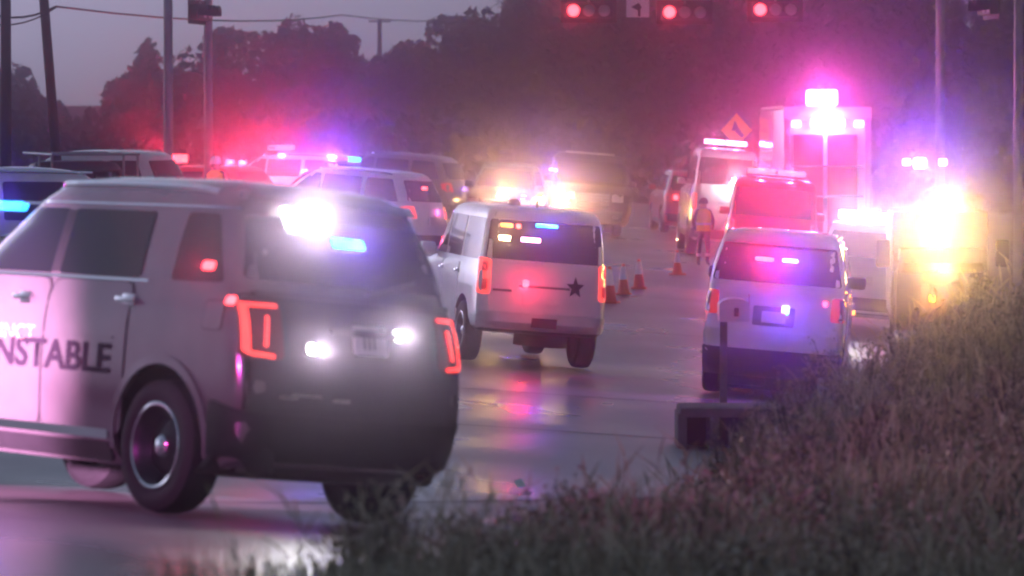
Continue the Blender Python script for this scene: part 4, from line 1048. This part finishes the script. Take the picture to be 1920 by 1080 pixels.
# ------------------------------------------------------------------ verge grass and weeds
GR = leafmat('grass_blades', (.10, .115, .06), (.5, .44, .3))
def blades(n, vr0, vr1, dmax, h0, h1, w, bias=1.0):
    v = vr0 + (vr1 - vr0) * rng.random(n) ** bias; d = -.15 + (dmax + .15) * rng.random(n); u = uedge(v) + d
    keep = np.abs(u) < .135 * v + .3; u, v = u[keep], v[keep]; n = len(u)
    thin = np.clip((u - uedge(v)) / .5 + .15, .1, 1); k2 = rng.random(n) < thin; u, v = u[k2], v[k2]; n = len(u)
    patch = .65 + .35 * np.sin(u * 2.1 + 1.3 * np.sin(v * .9)) * np.cos(v * 1.1 + u)
    h = (h0 + (h1 - h0) * rng.random(n) ** 1.8) * patch; t = rng.random(n) * 2 * math.pi; lean = h * rng.uniform(.1, .6, n)
    z = ground_z(u, v) - .02; dx, dy = np.cos(t), np.sin(t); px_, py_ = -dy * w, dx * w
    wq = w * rng.uniform(.6, 1.5, n); px_, py_ = -dy * wq, dx * wq
    B0 = np.stack([u - px_, v - py_, z], 1); B1 = np.stack([u + px_, v + py_, z], 1)
    mx, my, mz = u + dx * lean * .35, v + dy * lean * .35, z + h * .6
    M0 = np.stack([mx - px_ * .7, my - py_ * .7, mz], 1); M1 = np.stack([mx + px_ * .7, my + py_ * .7, mz], 1)
    Tp = np.stack([u + dx * lean, v + dy * lean, z + h], 1)
    V = np.stack([B0, B1, M1, M0, Tp], 1).reshape(-1, 3); i = np.arange(n)[:, None] * 5
    f4 = i + np.array([[0, 1, 2, 3]]); f3 = i + np.array([[3, 2, 4]])
    return V, f4.tolist() + f3.tolist()
def grass(name, label, *a):
    V, f_ = blades(*a); me = bpy.data.meshes.new(name); me.from_pydata(V.tolist(), [], f_); me.update(); return tag(link(name, me, GR), label, 'grass', None, 'stuff')
grass('verge_grass', 'tall mixed green and dry grass on the near verge', 52000, 14.5, 32, 5.5, .06, .40, .006, 1.0)
grass('bank_grass', 'grass and weeds covering the bank behind the ambulance side', 40000, 32, 75, 7, .15, .5, .011, 1.2)
ST = leafmat('straw', (.3, .26, .17), (.6, .5, .34))
def stalks(n, v0, v1, dmax, h0, h1):
    V, Fc = [], []
    for i in range(n):
        v = v0 + (v1 - v0) * rng.random(); u = float(uedge(v)) + dmax * rng.random() ** .8
        if abs(u) > .13 * v: continue
        h = h0 + (h1 - h0) * rng.random() ** 2; t = rng.random() * 6.28; ln = h * rng.uniform(.05, .75); z = gz(u, v) - .02; w = .0021; k = len(V); m = 5
        for j in range(m + 1):
            q = j / m; x, y, zz = u + math.cos(t) * ln * q ** 2, v + math.sin(t) * ln * q ** 2, z + h * (q - .12 * q ** 3); ww = w * (1.2 - q) if j < m - 1 else w * (2.8 if j == m - 1 else .4)
            V += [(x - ww, y, zz), (x + ww, y, zz)]
            if j: Fc.append((k + 2 * j - 2, k + 2 * j - 1, k + 2 * j + 1, k + 2 * j))
    me = bpy.data.meshes.new('dry_stalks'); me.from_pydata(V, [], Fc); me.update()
    return tag(link('dry_stalks', me, ST), 'pale dry seed stalks standing above the verge grass', 'grass', None, 'stuff')
stalks(4200, 16.5, 36, 5, .18, .62)
WM = leafmat('weed_leaves', (.10, .11, .06), (.5, .43, .32))
def weed(u, v, h, lab, seed, grp):
    rs = np.random.default_rng(seed); o = tag(empty('weed_plant', (u, v, gz(u, v) - .02)), lab, 'weed', grp); b = MB(); P, N, S = [], [], []
    for s_ in range(rs.integers(3, 6)):
        a = rs.random() * 6.28; d = Vector((math.cos(a), math.sin(a), 0)) * (.1 + .3 * rs.random()) * h; top = Vector((d.x, d.y, h * (.6 + .4 * rs.random())))
        b.tube((0, 0, 0), top, .005, .002, 5, False)
        for q in range(14):
            t = .2 + .8 * rs.random(); c_ = top * t; a2 = rs.random() * 6.28; e = c_ + Vector((math.cos(a2), math.sin(a2), .6)) * .14 * h * (1.1 - t) ** .5
            b.tube(c_, e, .002, .001, 4, False)
            for k in range(5): P.append(e + Vector(rs.normal(size=3) * .03)); N.append(rs.normal(size=3)); S.append(.008 + .018 * rs.random())
    b.build('stem', M['bark'], o, None); N = np.array(N); N /= np.linalg.norm(N, axis=1)[:, None]
    q, f_ = quads(np.array([tuple(p) for p in P]), N, np.array(S), .4); npmesh('leaves', q, f_, WM, o, False)
def leafy(n, v0, v1, dmax, hm, s0, s1):
    v = rng.uniform(v0, v1, n); u = uedge(v) + .1 + dmax * rng.random(n)
    c_ = np.sin(u * 3.1 + 2 * np.sin(v * 1.3)) * np.cos(v * 2.2 - u) + .5 * np.sin(u * 7 + v * 5); k = (c_ > -.1) & (np.abs(u) < .13 * v); u, v, c_ = u[k], v[k], c_[k]; n = len(u)
    z = ground_z(u, v) + hm * (.3 + .5 * np.clip(c_, 0, 1)) * rng.random(n) ** .6; N = rng.normal(size=(n, 3)) + np.array([0, -.3, .8]); N /= np.linalg.norm(N, axis=1)[:, None]
    q, f_ = quads(np.stack([u, v, z], 1), N, rng.uniform(s0, s1, n), .45); return npmesh('ground_weeds', q, f_, WM, None, False)
tag(leafy(26000, 16, 34, 5, .42, .012, .035), 'small leafy weeds mixed into the near verge grass', 'weeds', None, 'stuff')
tag(leafy(16000, 32, 60, 6, .6, .02, .05), 'small leafy weeds on the steep bank', 'weeds', None, 'stuff')
WG = 'tall weeds along the road edge'
for i in range(64):
    v = random.uniform(17.5, 34); d = random.uniform(.3, 3.2) if i > 9 else random.uniform(.05, .6); u = float(uedge(v)) + d
    if -.07 * v < u < .125 * v: weed(u, v, random.uniform(.22, .45) + .35 * (u > 1.2) * random.random(), 'spindly seeding weed growing out of the verge grass', i, WG)

# ------------------------------------------------------------------ hazy air lit by the lamps
zt = 15.5
hz = MB().box((0, 150.5, (zt - 4) / 2), (290, 345, zt + 4)).build('haze', mat('unused', (.5, .5, .5)), None, None)
hm = bpy.data.materials.new('haze_air'); hm.use_nodes = True; n = hm.node_tree; n.nodes.clear()
pv = n.nodes.new('ShaderNodeVolumePrincipled'); ot = n.nodes.new('ShaderNodeOutputMaterial')
pv.inputs['Color'].default_value = (.84, .68, .95, 1); pv.inputs['Density'].default_value = HAZE; pv.inputs['Anisotropy'].default_value = .985
n.links.new(pv.outputs[0], ot.inputs['Volume']); hz.data.materials.clear(); hz.data.materials.append(hm)
tag(hz, 'thin damp dusk air', 'haze', None, 'stuff')
